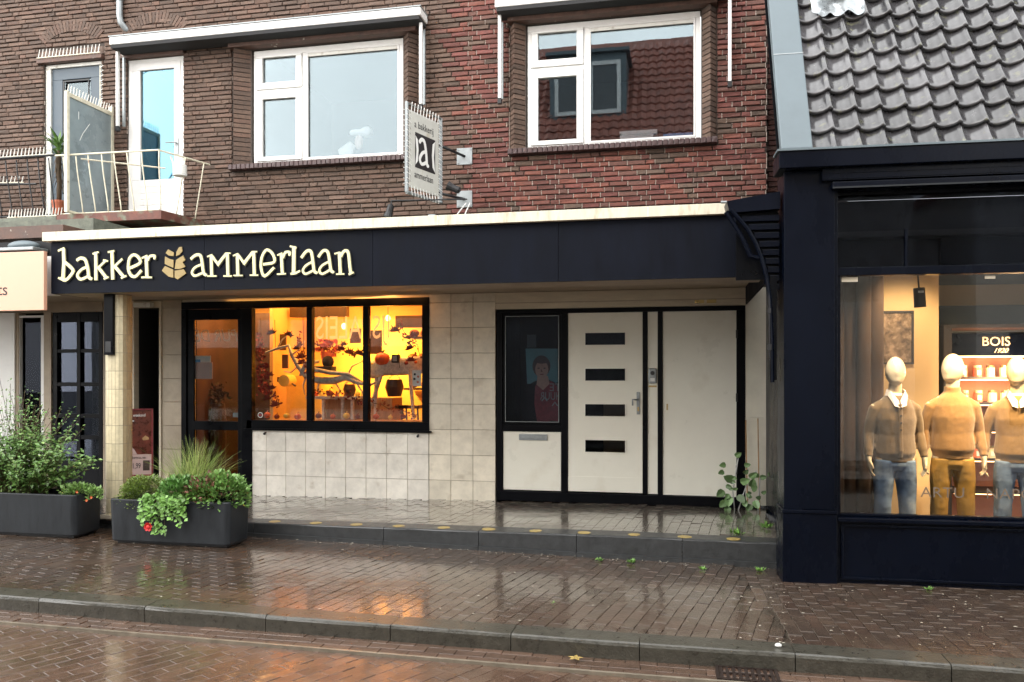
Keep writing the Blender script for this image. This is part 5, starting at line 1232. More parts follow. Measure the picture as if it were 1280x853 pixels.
def bush(parent, name, c, r, n_, col, L=.045, w=.026, shell=.55, m='leaf', up=.4, fn=None):
    b = MB()
    for i in range(n_):
        while True:
            d = Vector((random.gauss(0, 1), random.gauss(0, 1), random.gauss(0, 1)))
            if d.length > .1: break
        d.normalize()
        if d.z < -.35: d.z = -d.z
        q = random.uniform(shell, 1) * (1 + .22 * noise.noise(d * 2.3 + Vector(c)))
        p = Vector((c[0] + d.x * r[0] * q, c[1] + d.y * r[1] * q, c[2] + d.z * r[2] * q))
        b.cur = colr(col); ld = (d + Vector((random.uniform(-.8, .8), random.uniform(-.8, .8), random.uniform(-.3, .8) + up * .3))); s_ = random.uniform(.7, 1.3)
        b.leaf(p, ld, (random.uniform(-.5, .5), random.uniform(-.8, 0), 1), L * s_, w * s_)
    return b.build(name, M[m], parent)
# left shrub: arching twigs with small paired leaves
sh1 = thing('leafy_shrub', 'tall loose green shrub with fine twigs in the left planter', 'shrub', (-7.1, 7.5, .47))
tw = MB(); lf = MB()
for i in range(230):
    g = random.uniform(0, 6.28); sp_ = random.uniform(.05, 1.25) ; hgt = random.uniform(.55, 1.24) * (1 - .33 * sp_) + (.22 if random.random() < .12 else 0)
    bx_0 = Vector((-7.15 + .28 * math.cos(g) * sp_, 7.49 + .08 * math.sin(g), .43)); pts = [bx_0]; p = bx_0.copy()
    d = Vector((math.cos(g) * sp_ * .75, math.sin(g) * sp_ * .38, 1)).normalized()
    for k in range(7):
        d = (d + Vector((random.uniform(-.14, .14), random.uniform(-.12, .12), -.03 - .06 * sp_))).normalized(); p = p + d * hgt / 7; pts.append(p)
        if k >= 1:
            for _ in range(7 if p.z < 1.05 else 4):
                b_ = colr((.12, .24, .055) if random.random() < .75 else (.22, .34, .1), .4); lf.cur = b_
                q = p + d * random.uniform(-.08, .08) + Vector((random.uniform(-.03, .03), random.uniform(-.03, .03), 0)); l_ = Vector((random.uniform(-1, 1), random.uniform(-1, .6), random.uniform(-.4, .6))); s_ = random.uniform(.6, 1.25)
                if p.z > 1.15: s_ *= .7
                lf.leaf(q, l_, (random.uniform(-.4, .4), -.5, 1), .052 * s_, .032 * s_)
    tw.tube(pts, [.005] * 3 + [.003] * 5, 4, cap=False)
tw.build('twigs', M['stem'], sh1, kind='stuff'); lf.build('foliage', M['leaf'], sh1, kind='stuff')
gc = thing('ground_cover_plant', 'low pale green plants with small orange flowers at the right end of the left planter', 'plant', (-6.4, 7.5, .47))
bush(gc, 'foliage', (-6.33, 7.46, .5), (.2, .14, .1), 420, (.2, .34, .09), .038, .024); bush(gc, 'side_foliage', (-6.13, 7.46, .46), (.09, .09, .11), 170, (.2, .34, .09), .036, .022); bush(gc, 'low_foliage', (-7.3, 7.4, .47), (.5, .12, .07), 500, (.2, .27, .09), .034, .02)
for p in ((-6.24, 7.34, .53), (-6.10, 7.38, .47), (-6.14, 7.36, .44)):
    b = MB()
    for k in range(6): b.leaf(p, (math.cos(k), -.5, math.sin(k)), (0, -1, 0), .02, .018)
    b.build('flower', mat('orange_petal', (.7, .16, .05)), gc)
# right planter
bxw = thing('box_ball', 'rounded yellow green box shrub at the left end of the right planter', 'shrub', (-5.55, 7.42, .47))
bush(bxw, 'foliage', (-5.5, 7.42, .48), (.28, .22, .24), 3600, (.14, .21, .03), .024, .013, .7); bush(bxw, 'inner_foliage', (-5.5, 7.42, .46), (.22, .17, .16), 800, (.08, .13, .03), .03, .02, .4)
tr = thing('trailing_geranium', 'trailing green plant with one red flower hanging over the right planter edge', 'plant', (-5.15, 7.25, .47))
b = MB(); tw = MB()
for i in range(26):
    x = -5.32 + .5 * (i % 13) / 13 + random.uniform(-.02, .02); y = 7.3 + random.uniform(-.04, .1); dr_l = random.choice([.05, .1, .15, .2, .3]) if x < -5.0 else random.choice([.02, .06, .12, .22])
    pts = [(x, y, .5), (x + .01, 7.2, .52), (x + random.uniform(-.04, .04), 7.175, .48 - dr_l * .5), (x + random.uniform(-.06, .06), 7.17, .46 - dr_l)]
    tw.tube(pts, .003, 4, cap=False)
    for k in range(22):
        t = random.random() * 2.99; a = Vector(pts[int(t)]).lerp(Vector(pts[int(t) + 1]), t % 1); b.cur = colr((.17, .34, .07), .4)
        s_ = random.uniform(.6, 1.2); dd = Vector((random.uniform(-1, 1), -.5 + random.uniform(-.3, .3), random.uniform(-.7, .5))); b.leaf(a + Vector((random.uniform(-.03, .03), random.uniform(-.03, 0), random.uniform(-.03, .04))), dd, (random.uniform(-.3, .3), -1, .5), .05 * s_, .046 * s_, .1)
b.build('foliage', M['leaf'], tr, kind='stuff'); tw.build('stems', M['stem'], tr)
b = MB()
for k in range(26):
    g = random.uniform(0, 6.3); e = random.uniform(0, .9); b.leaf((-5.24 + .02 * math.cos(g), 7.135, .235 + .02 * math.sin(g)), (math.cos(g), -e, math.sin(g)), (0, -1, 0), .03, .026)
b.ell((-5.24, 7.128, .235), (.02, .015, .02), 8, 6)
b.build('red_flower', M['red'], tr)
gt_ = thing('tall_grass', 'tall arching yellow green ornamental grass in the right planter', 'grass', (-4.95, 7.45, .47))
b = MB()
for i in range(520):
    g = random.uniform(0, 6.28); sp_ = abs(random.gauss(0, .34)); p = Vector((-5.0 + random.gauss(.02, .06), 7.45 + random.gauss(0, .04), .44)); L_ = random.uniform(.36, .72); w = random.uniform(.002, .0042); c0 = random.random()
    b.cur = colr((.19, .28, .05) if c0 < .6 else (.34, .36, .13) if c0 < .85 else (.12, .2, .04), .3)
    d = Vector((math.cos(g) * sp_ + .12, math.sin(g) * sp_ * .6, 1)).normalized(); sd = d.cross(Vector((0, 1, 0))).normalized(); vs = []; NSEG = 6
    for k in range(NSEG + 1):
        vs += [p - sd * w * (1 - k / NSEG * .9), p + sd * w * (1 - k / NSEG * .9)]; d = (d + Vector((math.cos(g) * .10 * (.4 + sp_ * 2), 0, -.1 * (.25 + sp_ * 2.2)))).normalized(); p = p + d * L_ / NSEG
    b.add(vs, [(2 * k, 2 * k + 1, 2 * k + 3, 2 * k + 2) for k in range(NSEG)])
b.build('blades', M['leaf'], gt_, kind='stuff')
dg_ = thing('dry_grass', 'pale dry spiky tuft between the box shrub and the tall grass', 'grass', (-5.28, 7.42, .47)); b = MB()
for i in range(70):
    g = random.uniform(0, 6.28); sp_ = random.uniform(.2, 1.2); d = Vector((math.cos(g) * sp_, math.sin(g) * sp_ * .6 - .1, 1)).normalized(); p = Vector((-5.25, 7.4, .48)); w = .005; sd = d.cross(Vector((0, 1, 0))).normalized(); vs = []; b.cur = colr((.5, .44, .27), .3); L_ = random.uniform(.2, .36)
    for k in range(5):
        vs += [p - sd * w * (1 - k / 4.5), p + sd * w * (1 - k / 4.5)]; d = (d + Vector((0, 0, -.28))).normalized(); p = p + d * L_ / 4
    b.add(vs, [(2 * k, 2 * k + 1, 2 * k + 3, 2 * k + 2) for k in range(4)])
b.build('blades', M['leaf'], dg_, kind='stuff')
lm = thing('leafy_mound', 'mound of broad green and reddish leaves at the right end of the right planter', 'shrub', (-4.7, 7.42, .47))
bush(lm, 'foliage', (-4.66, 7.43, .51), (.35, .24, .25), 1900, (.17, .32, .08), .05, .032, .65); bush(lm, 'reddish_foliage', (-4.72, 7.40, .54), (.29, .22, .21), 420, (.2, .09, .06), .045, .03, .75); bush(lm, 'middle_foliage', (-5.02, 7.36, .53), (.24, .18, .2), 900, (.12, .26, .06), .048, .034, .6)
# climbing weed by the pier, canes, small weeds
cw = thing('climbing_weed', 'broad leaved weed climbing at the foot of the right pier', 'weed', (.7, 9.5, .22))
b = MB(); stems = [[(.62, 9.62, .2), (.6, 9.6, .42), (.63, 9.6, .62), (.66, 9.62, .8)], [(.66, 9.6, .2), (.72, 9.6, .4), (.78, 9.58, .58), (.86, 9.6, .66)], [(.88, 9.6, .2), (.89, 9.6, .4), (.9, 9.6, .58), (.97, 9.58, .6)]]
for s_ in stems: b.tube(s_, .007, 5)
b.build('stems', M['leaf'], cw)
lv = [(.62, .80, .7, .09), (.52, .70, 3.3, .085), (.72, .70, .2, .08), (.50, .62, 3.5, .08), (.6, .52, 2.6, .13), (.68, .5, .5, .12), (.78, .56, .8, .11), (.80, .45, 1.4, .12), (.5, .40, 3.9, .12), (.56, .34, 4.6, .13), (.66, .36, 5.2, .12), (.52, .28, 4.0, .11), (.55, .22, 4.4, .10), (.98, .60, .1, .08), (.89, .58, 2.9, .07), (.84, .3, 5, .11), (.8, .25, 4.2, .1), (.72, .3, 4.9, .09)]
lv += [(random.choice([.6, .66, .76, .82, .56, .88]) + random.uniform(-.05, .05), random.uniform(.22, .62), random.uniform(0, 6.3), random.uniform(.05, .09)) for _ in range(16)]
for x, z, g, L_ in lv:
    b = MB(); b.cur = colr((.14, .24, .09), .35); d = Vector((math.cos(g), -.35, math.sin(g) * .8)).normalized(); u = Vector((-math.sin(g), -.2, math.cos(g))).normalized(); p = Vector((x, 9.55, z + .03)); L_ *= 1.0
    o_ = [(0, 0), (.15, .42), (.45, .5), (.8, .28), (1, 0), (.8, -.28), (.45, -.5), (.15, -.42)]; nn = d.cross(u)
    vs = [p + d * a * L_ + u * c * L_ * .8 + nn * (abs(c) * .25 * L_) for a, c in o_] + [p + d * .5 * L_]
    b.add(vs, [(k, (k + 1) % 8, 8) for k in range(8)]); b.build('leaf', M['leaf'], cw)
for x, zt_, w in ((.77, 1.24, 'left'), (.905, 1.26, 'right')):
    b = MB(); b.tube([(x, 9.66, .2), (x - .01, 9.7, .7), (x - .015, 9.73, zt_)], .007, 6); tag(b.build('plant_cane', M['wood']), 'thin cane leaning on the right pier, the %s one of two' % w, 'cane')
def weed(x, y, z, s, label, n_=26):
    b = MB()
    for i in range(n_):
        g = random.uniform(0, 6.3); b.cur = colr((.16, .33, .06), .35); b.leaf((x + random.gauss(0, s * .25), y + random.gauss(0, s * .2), z), (math.cos(g), math.sin(g), random.uniform(.3, 1.3)), (0, 0, 1), s * random.uniform(.4, .9), s * .22)
    tag(b.build('weed', M['leaf']), label, 'weed')
weed(.53, 8.1, .21, .1, 'small green weed on the raised pavement near the last yellow dot'); weed(.86, 8.5, .21, .11, 'green weed on the raised pavement beside the navy pilaster')
weed(-.45, 7.6, .0, .06, 'grass tuft at the foot of the step below the intercom', 60); weed(-.75, 7.62, .0, .05, 'thin grass tuft at the foot of the step below the slotted door', 50); weed(.7, 7.5, .0, .06, 'small weed in the corner between step and navy pilaster'); weed(.2, 7.45, 0, .05, 'tiny weed on the sidewalk left of the navy pilaster')
weed(2.0, 7.14, 0, .05, 'tiny green weed at the foot of the navy window plinth'); weed(-.95, 6.1, .005, .03, 'tiny green sprig on the middle of the sidewalk', 8); weed(3.0, 7.1, 0, .05, 'tiny weed at the plinth near the right edge')

# ================================================================ bakery interior
bi = thing('bakery_interior', 'warm orange lit inside of the bakery', 'interior', (-5, 11, .2), kind='structure')
b = MB(); x0, x1, y0, y1, z0, z1 = -6.75, -3.0, YW + .1, 13.2, .15, 3.0
b.add([(x0, y0, z0), (x1, y0, z0), (x1, y1, z0), (x0, y1, z0)], [(0, 1, 2, 3)]); b.build('floor', M['wood'], bi)
B('back_wall', M['warmwall'], bi, x0, x1, 11.5, 11.6, z0, z1); B('left_wall', M['darkwood'], bi, x0 - .1, x0, y0, 11.6, z0, z1); B('right_wall', M['warmwall'], bi, x1, x1 + .1, y0, 11.6, z0, z1); B('ceiling', M['warmwall'], bi, x0, x1, y0, 11.6, 2.95, 3.0)
B('shelf_case', M['darkwood'], bi, -6.3, -5.95, 11.0, 11.45, .2, 2.7); B('door_post', M['yellow'], bi, -5.93, -5.83, 10.9, 11.0, .2, 2.9); B('side_partition', M['warmwall'], bi, -5.75, -5.70, 10.5, 11.45, .2, 2.9); B('dark_beam', M['darkwood'], bi, -5.65, -4.75, 10.9, 11.0, 2.62, 2.78); B('dark_beam', M['darkwood'], bi, -4.0, -3.1, 10.9, 11.0, 2.45, 2.62); B('yellow_counter', M['yellow'], bi, -5.9, -5.15, 10.9, 11.3, .2, 1.75); B('counter_front', M['wood'], bi, -4.9, -3.9, 10.5, 10.9, .2, 1.45)
B('ledge', M['wood'], bi, -5.6, -3.2, YW + .13, YW + .7, 1.1, 1.15)
light('bakery_light', 'AREA', (-5.0, 10.7, 2.9), 36, (1, .47, .11), size=2.0, target=(-5.0, 10.9, 1)); light('bakery_light', 'AREA', (-3.8, 10.5, 2.9), 19, (1, .42, .12), size=1.6, target=(-3.7, 10.8, 1)); light('wall_wash', 'SPOT', (-4.35, 10.85, 2.1), 42, (1, .62, .1), size=.08, spot=150, target=(-4.35, 11.5, 1.8)); light('bakery_light', 'AREA', (-6.25, 10.5, 2.9), 14, (1, .55, .2), size=.7, target=(-6.25, 10.6, 1))
def px(x_, y_, Y): return proj(x_, y_, Y)
# driftwood branch
YB = 10.15
br_ = thing('driftwood_branch', 'long bent grey driftwood branch hanging across the bakery window', 'branch', (-4.7, YB, 1.6))
def pts_(L_, Y=YB): return [(proj(x_, y_, Y)[0], Y + .03 * math.sin(x_ * .7), proj(x_, y_, Y)[1]) for x_, y_ in L_]
b = MB(); b.tube(pts_([(332, 441), (348, 436), (360, 432), (366, 444), (372, 458), (384, 471), (400, 476), (416, 476), (432, 472), (446, 478), (460, 482), (470, 478)]), [.012, .02, .022, .026, .03, .035, .05, .055, .042, .028, .02, .012], 10); b.build('main_branch', M['drift'], br_, smooth=True)
for L_ in ([(348, 436), (352, 424), (360, 418)], [(366, 444), (374, 438), (381, 426)], [(384, 471), (378, 482), (380, 494)], [(416, 476), (424, 488), (420, 500)], [(432, 472), (440, 458), (452, 452), (456, 442)], [(400, 476), (396, 486), (402, 492)], [(372, 458), (364, 466), (356, 464)], [(446, 478), (452, 490), (450, 504)]):
    b = MB(); b.tube(pts_(L_), [.014, .01, .006, .004][:len(L_)], 6); b.build('twig', M['drift'], br_, smooth=True)
b = MB()
b = MB(); b.tube(pts_([(382, 458), (394, 462), (412, 466), (436, 468), (452, 478)]), [.02, .03, .03, .024, .012], 8); b.tube(pts_([(376, 470), (384, 454), (398, 452)]), [.02, .04, .02], 8); b.build('side_branch', M['drift'], br_, smooth=True)
tb = thing('rustic_table', 'rustic grey driftwood side table in the right bakery window pane', 'table', (-3.6, 10.2, .2))
b = MB(); b.tube(pts_([(462, 463), (480, 459), (505, 458), (530, 456)], 10.3), [(.035, .12)] * 4, 8); b.build('table_top', M['drift'], tb, smooth=True)
for L_ in ([(470, 464), (468, 526)], [(512, 462), (518, 524)], [(478, 462), (462, 512)]):
    b = MB(); b.tube(pts_(L_, 10.3), [.03, .022], 8); b.build('leg', M['drift'], tb)
t2 = thing('low_table', 'low table of pale boards in the middle bakery window pane', 'table', (-4.4, 10.2, .2))
x0, z0_ = px(386, 497, 10.4); x1, _ = px(450, 497, 10.4); MB().box(x0, x1, 10.3, 10.6, z0_ - .02, z0_ + .02).build('table_top', M['drift'], t2); 
for q in (404, 428, 440): xx = px(q, 500, 10.4)[0]; MB().box(xx, xx + .04, 10.35, 10.39, .9, z0_ - .021).build('leg', M['drift'], t2)
def pump(x_, y_, Y, r, label):
    cx_, cz_ = px(x_, y_, Y); t = thing('pumpkin', label, 'pumpkin', (cx_, Y, cz_ - r)); b = MB(); b.ell((cx_, Y, cz_), (r, r, r * .86), 40, 14, lambda d: 1 - .09 * (.5 + .5 * math.cos(10 * math.atan2(d.y, d.x))) - .22 * max(0, abs(d.z) - .8)); b.build('body', M['pumpkin'], t, smooth=True)
    b = MB(); b.tube([(cx_, Y, cz_ + r * .7), (cx_ + .01, Y, cz_ + r * .95), (cx_ + .03, Y, cz_ + r * 1.15)], [.02, .014, .012], 6); b.build('stalk', M['stem'], t)
pump(478, 449, 10.3, .108, 'ribbed orange pumpkin on the rustic table in the right bakery pane')
b = MB(); cx_, cz_ = px(495, 449, 10.3); b.box(cx_ - .05, cx_ + .05, 10.25, 10.35, cz_ - .05, cz_ + .06); o = b.build('small_lantern', M['charcoal'], bevel=.01); tag(o, 'small dark lantern right of the orange pumpkin', 'lantern'); b = MB(); b.box(cx_ - .03, cx_ + .03, 10.244, 10.2495, cz_ - .03, cz_ + .04); b.build('lantern_glass', M['steel'], o)
# red flowered head decoration and black hat shape
cx_, cz_ = px(411, 436, 10.35); t = thing('felt_figure', 'pink red paper rosette figure with black body standing on the branch', 'decoration', (cx_, 10.35, cz_)); b = MB()
for i in range(46):
    g = random.uniform(0, 6.3); rr_ = random.uniform(0, .14); b.leaf((cx_ + rr_ * math.cos(g), 10.33 + random.uniform(-.04, .04), cz_ + rr_ * math.sin(g)), (math.cos(g), -.4, math.sin(g)), (0, -1, 0), .08, .07)
b.build('petals', mat('pink_red_paper', (.75, .2, .12), var=.3), t)
cx2, cz2 = px(410, 458, 10.3); b = MB(); b.ell((cx2, 10.3, cz2 + .06), (.085, .07, .085), 12, 8); b.build('hat', M['charcoal'], t, smooth=True); MB().box(cx2 - .17, cx2 + .09, 10.2, 10.38, cz2 - .09, cz2 + .0).build('tray', M['charcoal'], t, bevel=.01)
# round lantern, small wall boxes
cx_, cz_ = px(359, 476, 10.5); t = thing('round_lantern', 'round yellow drum lantern with small spout in the left bakery pane', 'lantern', (cx_, 10.5, cz_)); b = MB(); b.tube([(cx_, 10.4, cz_), (cx_, 10.62, cz_)], .085, 20); b.build('drum', M['yellow'], t); b = MB(); b.tube([(cx_ + .07, 10.5, cz_ - .04), (cx_ + .13, 10.5, cz_ - .075)], [.012, .018], 6); b.box(cx_ - .13, cx_ - .09, 10.45, 10.52, cz_ - .02, cz_ + .05); b.build('spout', M['darkwood'], t)
cx_, cz_ = px(356, 452, 10.6); tag(B('wall_tag', M['darkwood'], None, cx_ - .045, cx_ + .045, 10.6, 10.63, cz_ - .1, cz_ + .1), 'small dark wooden tag hanging above the round lantern', 'tag')
cx_, cz_ = px(325, 425, 10.3); t = thing('dried_bouquet', 'hanging bunch of dark dried flowers at the left edge of the bakery window', 'dried flowers', (cx_, 10.3, cz_)); b = MB()
for i in range(170):
    k = random.random(); xx, zz = px(323 + 10 * k * random.uniform(.2, 1.4), 418 + 75 * k, 10.3); b.leaf((xx + random.uniform(-.05, .05), 10.3 + random.uniform(-.08, .08), zz), (random.uniform(-1, 1), -.3, random.uniform(-1, 1)), (0, -1, 0), .05, .04)
b.build('petals', M['maple'], t); b = MB(); b.tube([(cx_, 10.3, cz_ + .3), (cx_ + .02, 10.3, cz_), (cx_ + .05, 10.3, cz_ - .6)], .006, 5); b.build('string', M['stem'], t)
def hand_leaf(b, c, Y, r, rot=0, n_=7):
    for k in range(n_):
        g = rot + math.pi * (.1 + .8 * k / (n_ - 1)); b.leaf((c[0], Y, c[1]), (math.cos(g), -.15, math.sin(g)), (0, -1, 0), r * (1 if k % 2 == 0 else .8), r * .3)
LV = [(340, 418, 5.5), (361, 420, 5), (377, 448, 6), (371, 437, 4), (427, 438, 5), (437, 443, 6), (449, 444, 6), (494, 415, 6), (513, 437, 5), (514, 452, 5), (375, 433, 4), (345, 508, 6), (335, 500, 5), (516, 421, 4), (430, 432, 4), (378, 455, 5), (333, 460, 4), (338, 470, 4), (340, 487, 5)]
LVL = ['dark red leaf hung above the bend of the driftwood', 'dark red leaf high in the left bakery pane beside the long twig', 'dark red leaf against the first pane bar', 'small dark leaf at the foot of the long twig in the left pane', 'upper left of the dark red leaves right of the rosette figure', 'dark red leaf in the middle of the middle bakery pane', 'dark red leaf beside the second pane bar', 'large dark red leaf above and right of the pumpkin', 'dark red leaf right of the small lantern', 'lowest dark leaf on the twig right of the pumpkin', 'topmost small leaf by the first pane bar', 'large fallen dark leaf low in the left bakery pane', 'dark leaf low in the left pane, left of the larger one', 'small dark leaf at the top right of the bakery window', 'topmost small leaf right of the rosette figure', 'dark leaf touching the driftwood behind the first pane bar', 'small dark leaf under the dried bouquet', 'small dark leaf midway down the dried bouquet string', 'dark leaf left of and below the round lantern']
for i, (x_, y_, r_) in enumerate(LV):
    c = px(x_, y_, 10.12); t = MB(); t.tube([(c[0], 10.12, c[1]), (c[0] + .01, 10.13, c[1] + .06)], .003, 4); hand_leaf(t, c, 10.12, r_ * .019, random.uniform(-.4, .4))
    o = t.build('hanging_leaf', M['maple']); o['category'] = 'leaf'; o['group'] = 'dark red leaves hung in the bakery window'; o['label'] = LVL[i]
for x_, ya, yb, w in ((378, 380, 440, 'left pane'), (343, 400, 437, 'left pane above the branch'), (498, 440, 460, 'right pane beside the pumpkin'), (392, 405, 440, 'middle pane')):
    p = px(x_, ya, 10.12); q = px(x_ + 1, yb, 10.12); b = MB(); b.tube([(p[0], 10.13, p[1]), (q[0], 10.13, q[1])], .004, 5); tag(b.build('hanging_twig', M['stem']), 'thin dark twig hanging in the %s of the bakery window' % w, 'twig')
for x_, y_, r_, w in ((437, 487, .09, 'below the branch by the pane bar'), (493, 484, .13, 'under the rustic table')):
    c = px(x_, y_, 10.4); b = MB(); b.tube([(c[0], 10.4, c[1] - r_), (c[0], 10.4, c[1]), (c[0], 10.4, c[1] + r_ * .8)], [r_ * .7, r_, r_ * .8], 14); o = b.build('basket', M['darkwood']); tag(o, 'dark woven basket ' + w, 'basket'); b = MB(); b.tube([(c[0] - r_ * .7, 10.4, c[1] + r_ * .8), (c[0], 10.4, c[1] + r_ * 1.5), (c[0] + r_ * .7, 10.4, c[1] + r_ * .8)], .008, 5); b.build('basket_handle', M['drift'], o)
for x_ in (484, 500, 514):
    c = px(x_, 510, 10.7); t = thing('stool', 'wooden bar stool behind the rustic table, ' + {484: 'left one', 500: 'middle one', 514: 'right one'}[x_], 'stool', (c[0], 10.7, .2)); MB().box(c[0] - .15, c[0] + .15, 10.6, 10.85, 1.30, 1.34).build('seat', M['darkwood'], t)
    for s in (-1, 1): b = MB(); b.tube([(c[0] + s * .11, 10.65, 1.3), (c[0] + s * .17, 10.62, .25)], .014, 6); b.build('leg', M['darkwood'], t)
    MB().box(c[0] - .14, c[0] + .14, 10.63, 10.65, .95, .975).build('rung', M['drift'], t)
c = px(521, 471, 9.85); t = MB().box(-.06, .06, 0, .004, -.105, .105); t.v = [(x + c[0], y + YW + .045, z + c[1] - .02) for x, y, z in t.v]; o = t.build('menu_card', M['paper']); tag(o, 'white card with pink dots on the right bakery pane', 'card')
for i, (a, c_) in enumerate(((-.025, .05), (.02, .02), (-.03, -.01), (.015, -.05))): b = MB(); b.tube([(c[0] + a, YW + .0445, c[1] + c_ - .02), (c[0] + a, YW + .043, c[1] + c_ - .02)], .016, 10); b.build('printed_dot', M['jarpink'] if i % 2 else M['ink'], o)
c = px(325, 519, 9.82); b = MB(); b.tube([(c[0], YW + .029, c[1]), (c[0], YW + .027, c[1])], .038, 20); o = b.build('window_sticker', M['paper']); tag(o, 'small round blue and white sticker low in the left bakery pane', 'sticker'); b = MB(); b.tube([(c[0], YW + .0268, c[1]), (c[0], YW + .026, c[1])], .028, 20); b.build('print', M['hairp'], o); B('print_mark', M['red'], o, c[0] - .02, c[0] + .02, YW + .0245, YW + .0255, c[1] - .005, c[1] + .005)
M['bulb'] = mat('lit_bulb', (1, .8, .5), emit=(1, .6, .2), es=3, var=0)
for i, (x_, y_, r_, m_) in enumerate(((394, 493, .05, 'pumpkin'), (403, 494, .035, 'yellow'), (412, 492, .055, 'maple'), (421, 494, .035, 'pumpkin'), (447, 493, .04, 'yellow'), (334, 519, .05, 'pumpkin'), (346, 521, .04, 'maple'), (358, 520, .045, 'yellow'), (372, 521, .05, 'pumpkin'), (398, 520, .045, 'maple'), (416, 521, .04, 'pumpkin'), (433, 520, .05, 'yellow'), (447, 521, .035, 'maple'), (466, 455, .03, 'yellow'), (508, 454, .032, 'maple'), (520, 453, .03, 'pumpkin'), (470, 521, .045, 'pumpkin'), (488, 522, .035, 'yellow'), (504, 521, .04, 'maple'))):
    Yg = 10.3 if y_ < 460 else 10.42 if y_ < 500 else 10.05; c = px(x_, y_, Yg); b = MB(); b.ell((c[0], Yg, c[1]), (r_, r_, r_ * .85), 20, 8, lambda d_: 1 - .12 * (.5 + .5 * math.cos(7 * math.atan2(d_.y, d_.x)))); b.tube([(c[0], Yg, c[1] + r_ * .7), (c[0] + .01, Yg, c[1] + r_ * 1.3)], .006, 5)
    tag(b.build('gourd', M[m_], smooth=True), {'pumpkin': 'small orange', 'yellow': 'small yellow', 'maple': 'small dark red'}[m_] + ' gourd, ' + ['first on the low table', 'second on the low table', 'third on the low table', 'fourth on the low table', 'last on the low table', 'leftmost on the window ledge', 'second on the window ledge', 'third on the window ledge', 'just left of the first pane bar on the ledge', 'just right of the first pane bar on the ledge', 'second on the ledge in the middle pane', 'third on the ledge in the middle pane', 'last on the ledge in the middle pane', 'left of the large pumpkin', 'right of the small lantern', 'at the right end of the rustic table', 'first on the ledge in the right pane', 'second on the ledge in the right pane', 'third on the ledge in the right pane'][i], 'gourd', 'gourds in the bakery window')
# more autumn dressing: bread shelves on the back wall, garlands of berries, small paper lamps
sh_ = thing('bread_shelf', 'wall shelf with round loaves at the back of the bakery', 'shelf', (-3.6, 11.2, 1.6))
for z in (1.55, 1.95, 2.3): B('board', M['darkwood'], sh_, -3.95, -3.05, 11.1, 11.45, z, z + .03)
for k, z in enumerate((1.58, 1.98, 2.33)):
    for i in range(5):
        x = -3.85 + i * .17 + random.uniform(-.02, .02); b = MB(); b.ell((x, 11.25, z + .055), (.075, .09, .055), 12, 8); o = b.build('loaf', mat('bread_crust', (.35, .14, .04), var=.4, scale=14) if k + i == 0 else bpy.data.materials['bread_crust'], None, smooth=True)
        tag(o, 'round loaf, %s from the left on the %s bread shelf' % (['first', 'second', 'third', 'fourth', 'fifth'][i], ['lowest', 'middle', 'top'][k]), 'loaf', 'loaves on the bread shelf')
for gi, (xa, ya, xb, yb, w) in enumerate(((322, 440, 352, 512, 'down the left bakery pane'), (388, 430, 455, 446, 'across the middle bakery pane'), (498, 402, 526, 446, 'down the right edge of the bakery window'), (372, 420, 384, 470, 'beside the first pane bar'), (396, 488, 452, 500, 'low in the middle bakery pane'), (462, 500, 520, 520, 'low in the right bakery pane'))):
    t = thing('garland', 'garland of dark red leaves and berries hung ' + w, 'garland', (px(xa, ya, 10.05)[0], 10.05, px(xa, ya, 10.05)[1])); L_ = []
    for k in range(9): u = k / 8; q = px(xa + (xb - xa) * u + random.uniform(-3, 3), ya + (yb - ya) * u + random.uniform(-4, 4), 10.05); L_.append((q[0], 10.05, q[1]))
    b = MB(); b.tube(L_, .004, 4); b.build('twig', M['stem'], t); b = MB()
    for k in range(46):
        u = random.random() * 7.99; p = Vector(L_[int(u)]).lerp(Vector(L_[int(u) + 1]), u % 1) + Vector((random.gauss(0, .03), random.gauss(0, .03), random.gauss(0, .03)))
        if k % 4 == 0: b.ell(p, (.012, .012, .012), 6, 4)
        else: b.leaf(p, (random.uniform(-1, 1), -.3, random.uniform(-1, 1)), (0, -1, 0), random.uniform(.03, .06), .03)
    b.build('leaves', M['maple'] if gi % 2 == 0 else mat('rust_leaf', (.3, .07, .02), var=.4), t)
for x_, y_, w in ((430, 408, 'middle'), (349, 470, 'left'), (485, 398, 'right')):
    c = px(x_, y_, 10.9); t = thing('hanging_lamp', 'small glowing yellow lamp hanging at the back behind the %s bakery pane' % w, 'lamp', (c[0], 10.9, c[1])); b = MB(); b.ell((c[0], 10.9, c[1]), (.035, .035, .045), 12, 8); b.build('bulb', M['bulb'], t, smooth=True); b = MB(); b.tube([(c[0], 10.9, c[1] + .06), (c[0], 10.9, 2.94)], .004, 4); b.build('cord', M['ink'], t)
for x_, y_, s_, w in ((350, 428, .09, 'left pane under the upper leaves'), (444, 420, .08, 'middle pane near the second bar'), (466, 428, .13, 'right pane near the second bar')):
    c = px(x_, y_, 10.7); t = MB(); t.box(c[0] - s_, c[0] + s_, 10.7, 10.73, c[1] - s_ * 1.3, c[1] + s_ * 1.3); tag(t.build('framed_print', M['darkwood']), 'small dark framed picture seen in the ' + w, 'picture')
